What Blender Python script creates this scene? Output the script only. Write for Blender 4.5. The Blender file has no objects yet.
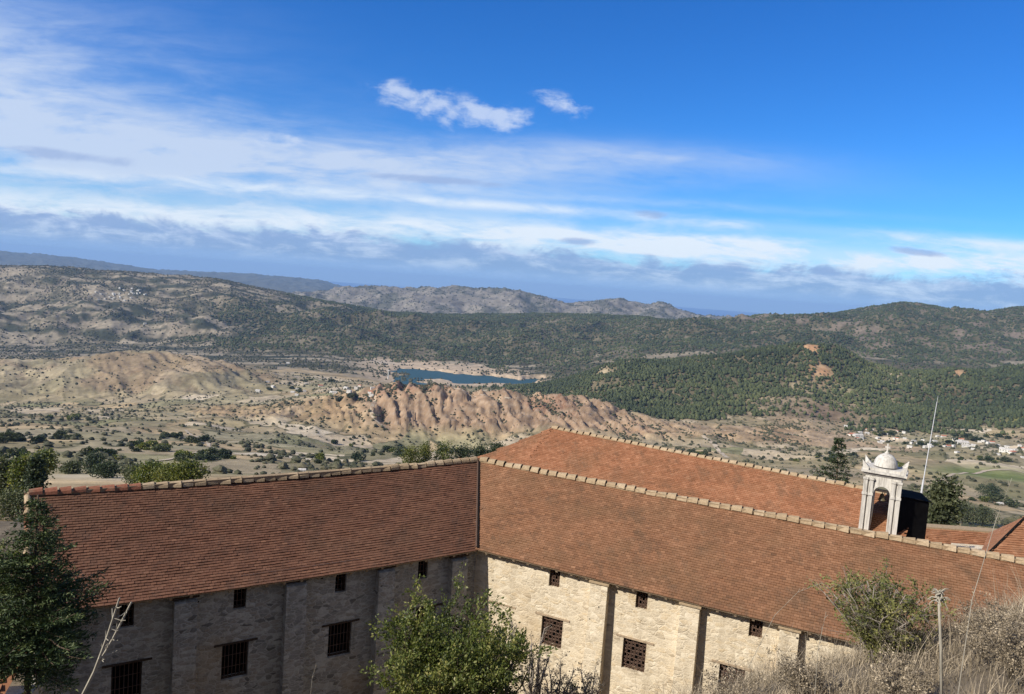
import bpy, bmesh, math, random
import numpy as np
from mathutils import Vector, Matrix, noise as mnoise

random.seed(7); RNG = np.random.default_rng(11)
S = bpy.context.scene; COL = S.collection
R = math.radians

# ------------------------------------------------------------------ camera
PITCH, ROLL, FPX = 0.0817, 0.0727, 760.0
cp, sp, cr, sr = math.cos(PITCH), math.sin(PITCH), math.cos(ROLL), math.sin(ROLL)
FWD = Vector((0, cp, -sp)); UP0 = Vector((0, sp, cp)); R0 = Vector((1, 0, 0))
RIGHT = R0*cr + UP0*sr; UP = -R0*sr + UP0*cr
cam_d = bpy.data.cameras.new('camera'); cam = bpy.data.objects.new('camera', cam_d); COL.objects.link(cam)
cam_d.sensor_width = 36; cam_d.lens = 36*FPX/1024; cam_d.clip_start = .05; cam_d.clip_end = 200000
cam.matrix_world = Matrix(((RIGHT.x, UP.x, -FWD.x, 0), (RIGHT.y, UP.y, -FWD.y, 0), (RIGHT.z, UP.z, -FWD.z, 0), (0, 0, 0, 1)))
S.camera = cam

def at(px, py, Y):
    """the point at distance Y that is seen in direction (px, py) from the viewpoint (survey helper)"""
    d = FWD + RIGHT*((px-512)/FPX) + UP*((347-py)/FPX)
    return d*(Y/d.y)
def eye_old(px): return 286+.065*(px-512)

# ------------------------------------------------------------------ tags and mesh helpers
def tag(o, label=None, cat=None, group=None, kind=None):
    if label: o['label'] = label
    if cat: o['category'] = cat
    if group: o['group'] = group
    if kind: o['kind'] = kind
    return o
def empty(name, loc, label, cat, group=None):
    o = bpy.data.objects.new(name, None); COL.objects.link(o); o.location = loc
    return tag(o, label, cat, group)
def link(name, me, parent=None):
    o = bpy.data.objects.new(name, me); COL.objects.link(o)
    if parent is not None:
        o.parent = parent; o.matrix_parent_inverse = Matrix.Translation(-Vector(parent.location))
    return o
class MB:
    """collects faces (world coordinates) and links them as one mesh"""
    def __init__(s): s.v = []; s.f = []; s.t = []; s.mi = []
    def face(s, pts, tint=.5, mi=0):
        b = len(s.v); s.v.extend([tuple(p) for p in pts]); s.f.append(tuple(range(b, b+len(pts)))); s.t.append(tint); s.mi.append(mi)
    def box(s, o, a, b, c, tint=.5, mi=0):
        """box from corner o with edge vectors a, b, c"""
        o, a, b, c = map(Vector, (o, a, b, c))
        if a.cross(b).dot(c) < 0: a, b = b, a
        p = [o, o+a, o+a+b, o+b, o+c, o+a+c, o+a+b+c, o+b+c]; base = len(s.v)
        s.v.extend([tuple(q) for q in p])
        for f in ((0, 3, 2, 1), (4, 5, 6, 7), (0, 1, 5, 4), (1, 2, 6, 5), (2, 3, 7, 6), (3, 0, 4, 7)):
            s.f.append(tuple(base+i for i in f)); s.t.append(tint); s.mi.append(mi)
    def tube(s, pts, r0, r1=None, n=6, tint=.5, cap=True, mi=0):
        r1 = r0 if r1 is None else r1; pts = [Vector(p) for p in pts]; rings = []; m = len(pts)
        for i, p in enumerate(pts):
            d = (pts[min(i+1, m-1)]-pts[max(i-1, 0)])
            d = d.normalized() if d.length > 1e-9 else Vector((0, 0, 1))
            x = d.cross(Vector((0, 0, 1)) if abs(d.z) < .9 else Vector((1, 0, 0))).normalized(); y = d.cross(x)
            r = r0+(r1-r0)*i/max(m-1, 1); base = len(s.v)
            for k in range(n):
                a = 2*math.pi*k/n; s.v.append(tuple(p+x*(math.cos(a)*r)+y*(math.sin(a)*r)))
            rings.append(base)
        for a, b in zip(rings, rings[1:]):
            for k in range(n):
                s.f.append((a+k, b+k, b+(k+1) % n, a+(k+1) % n)); s.t.append(tint); s.mi.append(mi)
        if cap:
            s.f.append(tuple(rings[-1]+n-1-k for k in range(n))); s.t.append(tint); s.mi.append(mi)
            s.f.append(tuple(rings[0]+k for k in range(n))); s.t.append(tint); s.mi.append(mi)
    def lathe(s, c, prof, n=20, tint=.5, mi=0):
        c = Vector(c); rings = []
        for r, z in prof:
            base = len(s.v); rings.append(base)
            for k in range(n):
                a = 2*math.pi*k/n; s.v.append((c.x+r*math.cos(a), c.y+r*math.sin(a), c.z+z))
        for a, b in zip(rings, rings[1:]):
            for k in range(n):
                s.f.append((a+k, a+(k+1) % n, b+(k+1) % n, b+k)); s.t.append(tint); s.mi.append(mi)
        s.f.append(tuple(rings[-1]+k for k in range(n))); s.t.append(tint); s.mi.append(mi)
    def mesh(s, name, mats, smooth=False):
        me = bpy.data.meshes.new(name); me.from_pydata(s.v, [], s.f)
        for m in (mats if isinstance(mats, (list, tuple)) else [mats]): me.materials.append(m)
        a = me.attributes.new('tint', 'FLOAT', 'FACE'); a.data.foreach_set('value', np.array(s.t, np.float32))
        if any(s.mi): me.polygons.foreach_set('material_index', s.mi)
        if smooth: me.polygons.foreach_set('use_smooth', [True]*len(s.f))
        me.update(); return me
    def build(s, name, mats, parent=None, smooth=False):
        return link(name, s.mesh(name, mats, smooth), parent)
def np_mesh(name, v, f, mats, tint=None, smooth=False, tint_dom='FACE'):
    """v (n,3), f (m,k) arrays -> mesh"""
    me = bpy.data.meshes.new(name); v = np.asarray(v, np.float32); f = np.asarray(f, np.int32); m, k = f.shape
    me.vertices.add(len(v)); me.vertices.foreach_set('co', v.ravel())
    me.loops.add(m*k); me.loops.foreach_set('vertex_index', f.ravel())
    me.polygons.add(m); me.polygons.foreach_set('loop_start', np.arange(m, dtype=np.int32)*k)
    try: me.polygons.foreach_set('loop_total', np.full(m, k, np.int32))
    except Exception: pass
    me.polygons.foreach_set('use_smooth', np.full(m, smooth))
    me.update(calc_edges=True)
    for mt in (mats if isinstance(mats, (list, tuple)) else [mats]): me.materials.append(mt)
    if tint is not None:
        a = me.attributes.new('tint', 'FLOAT', tint_dom); a.data.foreach_set('value', np.asarray(tint, np.float32))
    return me

# ------------------------------------------------------------------ material helpers
class NT:
    def __init__(s, tree): s.t = tree; s.n = tree.nodes; s.l = tree.links
    def node(s, typ, **kw):
        n = s.n.new(typ)
        for k, v in kw.items(): setattr(n, k, v)
        return n
    def put(s, sock, val):
        if hasattr(val, 'is_output'): s.l.new(val, sock)
        elif val is not None: sock.default_value = val
    def m(s, op, a, b=None, c=None, clamp=False):
        n = s.node('ShaderNodeMath', operation=op); n.use_clamp = clamp
        for i, x in enumerate((a, b, c)):
            if x is not None: s.put(n.inputs[i], x)
        return n.outputs[0]
    def mix(s, fac, a, b, mode='MIX'):
        n = s.node('ShaderNodeMix', data_type='RGBA', blend_type=mode); n.clamp_factor = True
        s.put(n.inputs[0], fac)
        s.put(n.inputs[6], a if hasattr(a, 'is_output') else (*a, 1)); s.put(n.inputs[7], b if hasattr(b, 'is_output') else (*b, 1))
        return n.outputs[2]
    def noise(s, vec, scale, detail=4, rough=.55, dist=0, out=0):
        n = s.node('ShaderNodeTexNoise'); s.put(n.inputs['Vector'], vec); n.inputs['Scale'].default_value = scale
        n.inputs['Detail'].default_value = detail; n.inputs['Roughness'].default_value = rough; n.inputs['Distortion'].default_value = dist
        return n.outputs[out]
    def vor(s, vec, scale, feature='F1', out='Distance', rand=1):
        n = s.node('ShaderNodeTexVoronoi', feature=feature); s.put(n.inputs['Vector'], vec); n.inputs['Scale'].default_value = scale
        n.inputs['Randomness'].default_value = rand
        return n.outputs[out]
    def ramp(s, fac, stops):
        n = s.node('ShaderNodeValToRGB'); s.put(n.inputs[0], fac); e = n.color_ramp.elements
        while len(e) < len(stops): e.new(.5)
        for i, (p, c) in enumerate(stops):
            e[i].position = p; e[i].color = (*c, 1) if isinstance(c, tuple) else (c, c, c, 1)
        return n.outputs[0]
    def sm(s, x, a, b):
        n = s.node('ShaderNodeMapRange', interpolation_type='SMOOTHSTEP'); s.put(n.inputs[0], x); n.inputs[1].default_value = a; n.inputs[2].default_value = b
        return n.outputs[0]
    def obj(s): return s.node('ShaderNodeTexCoord').outputs['Object']
    def attr(s, name, out='Fac'): return s.node('ShaderNodeAttribute', attribute_name=name).outputs[out]
    def mapping(s, vec, scale=(1, 1, 1), rot=(0, 0, 0), loc=(0, 0, 0)):
        n = s.node('ShaderNodeMapping'); s.put(n.inputs[0], vec); n.inputs[1].default_value = loc; n.inputs[2].default_value = rot; n.inputs[3].default_value = scale
        return n.outputs[0]
def mat(name, rough=.9, spec=.2):
    m = bpy.data.materials.new(name); m.use_nodes = True; t = NT(m.node_tree); b = m.node_tree.nodes['Principled BSDF']
    b.inputs['Roughness'].default_value = rough; b.inputs['Specular IOR Level'].default_value = spec
    return m, t, b
def bump(t, b, h, strength=.5, dist=.02):
    n = t.node('ShaderNodeBump'); n.inputs['Strength'].default_value = strength; n.inputs['Distance'].default_value = dist
    t.put(n.inputs['Height'], h); t.l.new(n.outputs[0], b.inputs['Normal'])

def m_plain(name, col, var=.25, scale=8, rough=.85, spec=.2):
    m, t, b = mat(name, rough, spec); n = t.noise(t.obj(), scale, 5, .6)
    lo = tuple(c*(1-var) for c in col); hi = tuple(min(1, c*(1+var)) for c in col)
    t.put(b.inputs['Base Color'], t.ramp(n, [(.3, lo), (.7, hi)])); bump(t, b, n, .2, .01); return m

def m_tiles(name, lo, mid, hi, lichen):
    m, t, b = mat(name, .88, .15); o = t.obj(); tint = t.attr('tint')
    c = t.ramp(tint, [(.0, lo), (.5, mid), (1, hi)])
    big = t.noise(o, .55, 5, .6)
    c = t.mix(t.m('MULTIPLY', t.sm(big, .42, .72), .5), c, (mid[0]*.62, mid[1]*.78, mid[2]*.80), 'MIX'); md = t.noise(o, 2.3, 4, .6); c = t.mix(t.m('MULTIPLY', t.sm(md, .5, .75), .35), c, hi)
    g = t.noise(o, 9, 5, .7); c = t.mix(t.m('MULTIPLY', t.sm(g, .66, .8), .35), c, lichen)
    wst = t.noise(t.mapping(o, (1.1, .35, 1), (0, 0, 0)), 1.7, 6, .7); c = t.mix(t.m('MULTIPLY', t.sm(wst, .5, .68), .5), c, (mid[0]*.50, mid[1]*.66, mid[2]*.78)); gl = t.noise(o, 3.4, 7, .75); c = t.mix(t.m('MULTIPLY', t.sm(gl, .58, .72), .42), c, lichen)
    f = t.noise(o, 60, 3, .7); c = t.mix(.5, c, t.ramp(f, [(.25, .35), (.75, .72)]), 'OVERLAY')
    t.put(b.inputs['Base Color'], c); bump(t, b, f, .35, .006); return m

def m_stone(name, base, dark, warm, mortar, cov=.86, rel=.5):
    m, t, b = mat(name, .92, .12); o = t.obj(); w = t.noise(o, 3, 3, .6, 0, 1)
    v = t.node('ShaderNodeVectorMath', operation='MULTIPLY_ADD'); t.put(v.inputs[0], w); v.inputs[1].default_value = (.22, .22, .16); t.put(v.inputs[2], o)
    ov = t.mapping(v.outputs[0], (1, 1, 2.3))
    cell = t.vor(ov, 3.9, 'F1', 'Color'); edge = t.vor(ov, 3.9, 'DISTANCE_TO_EDGE', 'Distance')
    cs = t.node('ShaderNodeSeparateColor'); t.put(cs.inputs[0], cell)
    stone = t.ramp(cs.outputs[0], [(0, dark), (.12, base), (.45, base), (.7, warm), (.85, mortar), (1, tuple(x*1.12 for x in mortar))])
    sm_ = t.noise(o, 16, 6, .65)
    stone = t.mix(.6, stone, t.ramp(sm_, [(.2, .3), (.8, .75)]), 'OVERLAY')
    # smeared lime mortar covers much of the face
    cover = t.sm(t.noise(o, 2.6, 6, .68), .30, .58)
    k = t.m('MAXIMUM', t.sm(edge, .12, .0), t.m('MULTIPLY', cover, cov))
    mo = t.mix(.45, mortar, t.ramp(t.noise(o, 28, 5, .7), [(.25, .33), (.75, .7)]), 'OVERLAY')
    c = t.mix(k, stone, mo)
    hole = t.sm(t.vor(t.mapping(o, (1, 1, 1.3)), 1.45, 'F1'), .075, .045)
    c = t.mix(t.m('MULTIPLY', hole, t.sm(cs.outputs[1], .45, .5)), c, (.035, .03, .025))
    st = t.noise(t.mapping(o, (1.4, 1.4, .12)), 1.6, 5, .6); c = t.mix(t.m('MULTIPLY', t.sm(st, .5, .75), .35), c, tuple(x*.5 for x in warm))
    c = t.mix(t.m('MULTIPLY', t.sm(t.noise(o, .42, 3, .5), .5, .7), .35), c, (.40, .27, .13))
    t.put(b.inputs['Base Color'], c)
    h = t.m('ADD', t.m('MULTIPLY', t.m('MULTIPLY', t.sm(edge, 0, .16), rel), t.m('SUBTRACT', 1.15, cover)), t.m('MULTIPLY', sm_, .8)); h = t.m('SUBTRACT', h, t.m('MULTIPLY', hole, .8))
    bump(t, b, h, .7, .035); return m

def m_leaf(name, a, bcol, c3, transl=.25, rough=.6):
    m, t, b = mat(name, rough, .3); tint = t.attr('tint')
    col = t.ramp(tint, [(0, a), (.55, bcol), (1, c3)])
    t.put(b.inputs['Base Color'], col)
    if transl:
        tr = t.node('ShaderNodeBsdfTranslucent'); t.put(tr.inputs[0], t.mix(1, col, (1.3, 1.4, .6), 'MULTIPLY'))
        mx = t.node('ShaderNodeMixShader'); mx.inputs[0].default_value = transl
        t.l.new(b.outputs[0], mx.inputs[1]); t.l.new(tr.outputs[0], mx.inputs[2])
        t.l.new(mx.outputs[0], t.n['Material Output'].inputs[0])
    return m
def m_bark(name, c, var=.4):
    m, t, b = mat(name, .95, .1); o = t.obj(); n = t.noise(t.mapping(o, (1, 1, .25)), 22, 5, .65)
    t.put(b.inputs['Base Color'], t.ramp(n, [(.3, tuple(x*(1-var) for x in c)), (.7, tuple(x*(1+var) for x in c))])); bump(t, b, n, .6, .02); return m

M = {}
M['tile_brown'] = m_tiles('brown clay tile', (.135, .070, .040), (.225, .112, .060), (.32, .17, .095), (.27, .18, .11)); M['tile_shaded'] = m_tiles('shaded clay tile', (.082, .040, .026), (.140, .066, .041), (.195, .098, .060), (.17, .10, .07))  # second tile: the left roof's dimmer grazing light is put into its colour
M['tile_orange'] = m_tiles('orange clay tile', (.195, .088, .045), (.285, .128, .066), (.38, .19, .105), (.42, .29, .18))
def m_cap():
    m, t, b = mat('ridge tile mortar', .95, .1); o = t.obj(); tint = t.attr('tint')
    c = t.ramp(tint, [(0, (.25, .18, .11)), (.6, (.36, .27, .17)), (.85, (.42, .325, .22)), (.9, (.22, .095, .06)), (1, (.26, .11, .07))])
    n = t.noise(o, 14, 5, .7); c = t.mix(.7, c, t.ramp(n, [(.25, .28), (.75, .72)]), 'OVERLAY')
    c = t.mix(t.m('MULTIPLY', t.sm(t.noise(o, 5, 4, .6), .55, .7), .5), c, (.20, .17, .12))
    t.put(b.inputs['Base Color'], c); bump(t, b, n, .5, .02); return m
M['cap'] = m_cap()
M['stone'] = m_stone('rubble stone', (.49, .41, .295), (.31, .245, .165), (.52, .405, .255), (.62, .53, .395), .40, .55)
M['stone_shaded'] = m_stone('shaded rubble stone', (.255, .238, .205), (.12, .11, .095), (.29, .25, .20), (.40, .375, .325), .15, .9)  # same rubble, the left wing's shade put into a darker, greyer colour
M['plaster'] = m_plain('lime plaster', (.66, .62, .55), .2, 6)
def m_marble():
    m, t, b = mat('weathered white stone', .8, .25); o = t.obj(); st = t.noise(t.mapping(o, (5, 5, .5)), 2.2, 5, .65)
    c = t.ramp(st, [(.25, (.22, .205, .18)), (.5, (.52, .49, .44)), (.75, (.64, .61, .555))])
    c = t.mix(t.m('MULTIPLY', t.sm(t.noise(o, 7, 5, .7), .5, .75), .45), c, (.33, .31, .28)); t.put(b.inputs['Base Color'], c)
    bump(t, b, st, .3, .01); return m
M['marble'] = m_marble()
M['dark'] = m_plain('shaded wall and gutter black', (.012, .011, .011), .3, 5, .95, .05)  # shade of the shed wall by the tower painted near black; gutters share it
M['wood'] = m_bark('dark timber', (.055, .036, .024))
M['wood_brown'] = m_bark('brown timber', (.15, .095, .06))
M['wood_pale'] = m_bark('bleached timber', (.33, .25, .17))
M['stick'] = m_bark('bleached dry stalk', (.31, .28, .225), .25)
M['void'] = m_plain('dark room behind window', (.006, .006, .006), .2, 4, 1, 0)
M['iron'] = m_plain('rusty iron', (.10, .060, .042), .4, 30, .8, .3)
M['metal'] = m_plain('galvanised metal', (.55, .56, .57), .1, 9, .45, .5)
M['bronze'] = m_plain('bronze', (.10, .08, .045), .3, 9, .5, .5)
M['bark'] = m_bark('bark', (.085, .062, .045)); M['bark_grey'] = m_bark('grey twig bark', (.25, .215, .18), .25)
M['needle'] = m_leaf('fir needles', (.020, .036, .014), (.062, .092, .030), (.165, .185, .070), .12)
M['leaf_bush'] = m_leaf('bush leaves', (.035, .052, .014), (.125, .150, .036), (.33, .30, .10), .3, .45)
M['leaf_dry'] = m_leaf('drying leaves', (.06, .075, .022), (.19, .19, .060), (.34, .30, .12), .3)
M['leaf_dark'] = m_leaf('dark evergreen leaves', (.014, .024, .012), (.040, .058, .024), (.085, .105, .042), .15)
M['leaf_olive'] = m_leaf('olive leaves', (.040, .048, .024), (.085, .098, .046), (.16, .165, .085), .25)
M['leaf_yellow'] = m_leaf('yellow green leaves', (.045, .060, .015), (.12, .135, .030), (.22, .21, .06), .3)
M['twig'] = m_leaf('dry twigs', (.10, .080, .054), (.255, .205, .14), (.50, .41, .285), 0)

# ------------------------------------------------------------------ light, sky
SUN_EL, SUN_AZ = R(35), math.atan2(-.868, -.497)          # azimuth measured from +Y towards +X
ld = bpy.data.lights.new('sun', 'SUN'); ld.energy = 5.0; ld.angle = R(.53); ld.color = (1, .94, .84)
lo = bpy.data.objects.new('sun', ld); COL.objects.link(lo)
sdir = Vector((math.sin(SUN_AZ)*math.cos(SUN_EL), math.cos(SUN_AZ)*math.cos(SUN_EL), math.sin(SUN_EL)))
lo.rotation_euler = sdir.to_track_quat('Z', 'Y').to_euler()
W = bpy.data.worlds.new('World'); S.world = W; W.use_nodes = True; wt = NT(W.node_tree)
sky = wt.node('ShaderNodeTexSky', sky_type='NISHITA'); sky.sun_disc = False; sky.sun_elevation = SUN_EL; sky.sun_rotation = SUN_AZ % (2*math.pi)
sky.altitude = 800; sky.air_density = 1.0; sky.dust_density = .4; sky.ozone_density = 2.5
hs = wt.node('ShaderNodeHueSaturation'); hs.inputs['Saturation'].default_value = 1.28; hs.inputs['Value'].default_value = 1.0; wt.l.new(sky.outputs[0], hs.inputs['Color'])
sep = wt.node('ShaderNodeSeparateXYZ'); wt.l.new(wt.node('ShaderNodeTexCoord').outputs['Generated'], sep.inputs[0])
yy = wt.m('MAXIMUM', wt.m('ABSOLUTE', sep.outputs[1]), .08); U = wt.m('DIVIDE', sep.outputs[0], yy); V = wt.m('DIVIDE', sep.outputs[2], yy)
cmb = wt.node('ShaderNodeCombineXYZ'); wt.l.new(U, cmb.inputs[0]); wt.l.new(V, cmb.inputs[1]); UV = cmb.outputs[0]
def G(u0, su, v0, sv, tilt=0):
    du = wt.m('SUBTRACT', U, u0); dv = wt.m('SUBTRACT', wt.m('SUBTRACT', V, v0), wt.m('MULTIPLY', du, tilt))
    q = wt.m('ADD', wt.m('POWER', wt.m('ABSOLUTE', wt.m('DIVIDE', du, su)), 2), wt.m('POWER', wt.m('ABSOLUTE', wt.m('DIVIDE', dv, sv)), 2))
    return wt.m('POWER', 2.718, wt.m('MULTIPLY', q, -1))
skyc = wt.mix(1, hs.outputs[0], (.36, .76, 1.20), 'MULTIPLY')
CW = (6.5, 7.2, 8.0); CS = (2.1, 3.2, 5.6); CT = (5.0, 5.8, 7.2)     # cloud radiances before the strength: lit white, slate shelf, thin veil
streak = wt.noise(wt.mapping(UV, (2.6, 17, 1), (0, 0, R(-1))), 1.0, 6, .62, .35)
streak2 = wt.noise(wt.mapping(UV, (1.7, 9, 1), (0, 0, R(8)), (3.1, 1.7, 0)), 1.0, 6, .6, .5)
puff = wt.noise(wt.mapping(UV, (17, 34, 1)), 1.0, 7, .66, .45)
big = wt.noise(wt.mapping(UV, (2.2, 4.4, 1), (0, 0, 0), (5.2, 0, 0)), 1.0, 5, .6, .4)
fine = wt.noise(wt.mapping(UV, (9, 40, 1), (0, 0, R(4)), (1, 4, 0)), 1.0, 5, .65, .4)
# thin veil, upper left and middle
veil = wt.m('ADD', wt.m('ADD', G(-.64, .36, .185, .125, -.22), wt.m('MULTIPLY', G(-.12, .36, .150, .032, .02), .85)), wt.m('ADD', wt.m('MULTIPLY', G(.16, .16, .178, .014, .03), .5), wt.m('MULTIPLY', G(-.45, .35, .115, .03), .75)))
vm = wt.m('MULTIPLY', veil, wt.m('ADD', .18, wt.m('MULTIPLY', wt.sm(wt.m('ADD', wt.m('ADD', wt.m('MULTIPLY', streak2, .45), wt.m('MULTIPLY', fine, .3)), wt.m('MULTIPLY', big, .25)), .36, .62), 1.0)), clamp=True)
skyc = wt.mix(wt.m('MULTIPLY', vm, .86), skyc, CT)
# cumulus scraps
cum = wt.m('ADD', wt.m('ADD', G(-.075, .075, .212, .020, -.05), wt.m('MULTIPLY', G(-.16, .045, .232, .012, .1), .9)), wt.m('ADD', wt.m('MULTIPLY', G(.045, .05, .236, .014, -.28), .8), wt.m('ADD', wt.m('MULTIPLY', G(-.33, .055, .165, .013, -.05), .7), wt.m('MULTIPLY', G(-.42, .04, .19, .014), .5))))
cum = wt.m('ADD', cum, wt.m('ADD', wt.m('MULTIPLY', G(-.185, .03, .243, .010), .7), wt.m('MULTIPLY', G(-.05, .07, .220, .015, -.1), .35)))
puff3 = wt.noise(wt.mapping(UV, (24, 40, 1), (0, 0, R(5)), (2, 7, 0)), 1.0, 6, .6, .2)
cm = wt.sm(wt.m('ADD', wt.m('MULTIPLY', cum, .75), wt.m('ADD', wt.m('MULTIPLY', wt.m('SUBTRACT', puff, .5), 1.6), wt.m('MULTIPLY', wt.m('SUBTRACT', puff3, .5), 2.2))), .18, 1.05)
skyc = wt.mix(wt.m('MULTIPLY', wt.m('MULTIPLY', cm, wt.sm(cum, .03, .6)), .68), skyc, (5.6, 6.3, 7.6))
# long white band
bandv = wt.m('SUBTRACT', wt.m('SUBTRACT', V, .064), wt.m('MULTIPLY', U, .012)); bw = wt.m('DIVIDE', bandv, .023)
band = wt.m('POWER', 2.718, wt.m('MULTIPLY', wt.m('MULTIPLY', bw, bw), -1))
band2 = wt.m('ADD', wt.m('ADD', wt.m('MULTIPLY', G(.40, .45, .066, .015, .012), .8), wt.m('MULTIPLY', G(-.25, .55, .101, .007, .0), .9)), wt.m('ADD', wt.m('MULTIPLY', G(.05, .35, .118, .006, .01), .3), wt.m('MULTIPLY', G(.55, .3, .098, .008, .0), .55)))
bm_ = wt.m('MULTIPLY', wt.m('ADD', band, band2), wt.m('ADD', .30, wt.m('MULTIPLY', wt.sm(wt.m('ADD', wt.m('MULTIPLY', streak, .6), wt.m('MULTIPLY', fine, .4)), .40, .58), .75)), clamp=True)
skyc = wt.mix(wt.m('MULTIPLY', bm_, .95), skyc, CW)
# slate shelf of stratocumulus above the sea with a lumpy upper edge
edge = wt.m('ADD', wt.m('ADD', V, wt.m('MULTIPLY', wt.m('SUBTRACT', puff, .5), .055)), wt.m('MULTIPLY', wt.m('SUBTRACT', big, .5), .05))
shelf = wt.sm(edge, .058, .042)
sc_ = wt.mix(wt.sm(wt.m('ADD', wt.m('MULTIPLY', fine, .65), wt.m('MULTIPLY', puff, .35)), .44, .64), CS, (4.9, 5.9, 7.6))
sc_ = wt.mix(wt.sm(V, .026, .004), sc_, (2.5, 4.0, 7.0))
skyc = wt.mix(wt.m('MULTIPLY', shelf, .88), skyc, sc_)
# small grey scraps in front of the band
gs = wt.m('ADD', wt.m('ADD', G(.52, .055, .080, .006, -.03), G(.075, .03, .062, .006)), wt.m('ADD', G(.165, .035, .104, .008), wt.m('ADD', G(-.60, .10, .125, .010, -.05), G(-.12, .12, .128, .007))))
gm = wt.sm(wt.m('ADD', wt.m('MULTIPLY', gs, .8), wt.m('MULTIPLY', wt.m('SUBTRACT', puff, .5), 1.1)), .3, .75)
skyc = wt.mix(wt.m('MULTIPLY', wt.m('MULTIPLY', gm, wt.sm(gs, .05, .4)), .7), skyc, (2.6, 3.6, 5.9))
# unseen broken cloud added behind the viewpoint to lift and neutralise the fill light
back = wt.m('MULTIPLY', wt.sm(wt.m('MULTIPLY', sep.outputs[1], -1), -.25, .25), wt.sm(wt.noise(wt.mapping(UV, (.8, .8, 1)), 1.0, 4, .6), .3, .55))
skyc = wt.mix(wt.m('MULTIPLY', back, .8), skyc, (2.9, 2.95, 3.05))
bg = W.node_tree.nodes['Background']; wt.l.new(skyc, bg.inputs[0]); bg.inputs[1].default_value = .10

S.view_settings.view_transform = 'Standard'; S.view_settings.look = 'None'; S.view_settings.exposure = .35; S.view_settings.gamma = 1
S.render.engine = 'CYCLES'
S.cycles.max_bounces = 6; S.cycles.diffuse_bounces = 3; S.cycles.transparent_max_bounces = 8; S.cycles.volume_bounces = 0
S.cycles.use_denoising = True; S.cycles.sample_clamp_indirect = 6

# ------------------------------------------------------------------ numpy noise
def vhash(ix, iy, seed):
    h = (ix.astype(np.int64)*374761393 + iy.astype(np.int64)*668265263 + seed*1442695041) & 0xFFFFFFFF
    h = ((h ^ (h >> 13))*1274126177) & 0xFFFFFFFF
    return ((h ^ (h >> 16)) & 0xFFFF)/65535.0
def vnoise(x, y, seed=0):
    ix, iy = np.floor(x), np.floor(y); fx, fy = x-ix, y-iy; ix = ix.astype(np.int64); iy = iy.astype(np.int64)
    def g(a, b):
        an = vhash(ix+a, iy+b, seed)*2*np.pi; return np.cos(an)*(fx-a)+np.sin(an)*(fy-b)
    sx, sy = fx*fx*fx*(fx*(fx*6-15)+10), fy*fy*fy*(fy*(fy*6-15)+10)
    return 1.5*((g(0, 0)*(1-sx)+g(1, 0)*sx)*(1-sy)+(g(0, 1)*(1-sx)+g(1, 1)*sx)*sy)
def fbm(x, y, wl, oct=4, seed=0, ridged=False, gain=.5):
    t = 0; a = 1.; f = 1/wl
    for i in range(oct):
        n = vnoise(x*f+i*17.3, y*f-i*9.1, seed+i)
        t = t+a*((1-2*np.abs(n)) if ridged else n); a *= gain; f *= 2.03
    return t
def sstep(x, a, b):
    t = np.clip((x-a)/(b-a), 0, 1); return t*t*(3-2*t)

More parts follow.
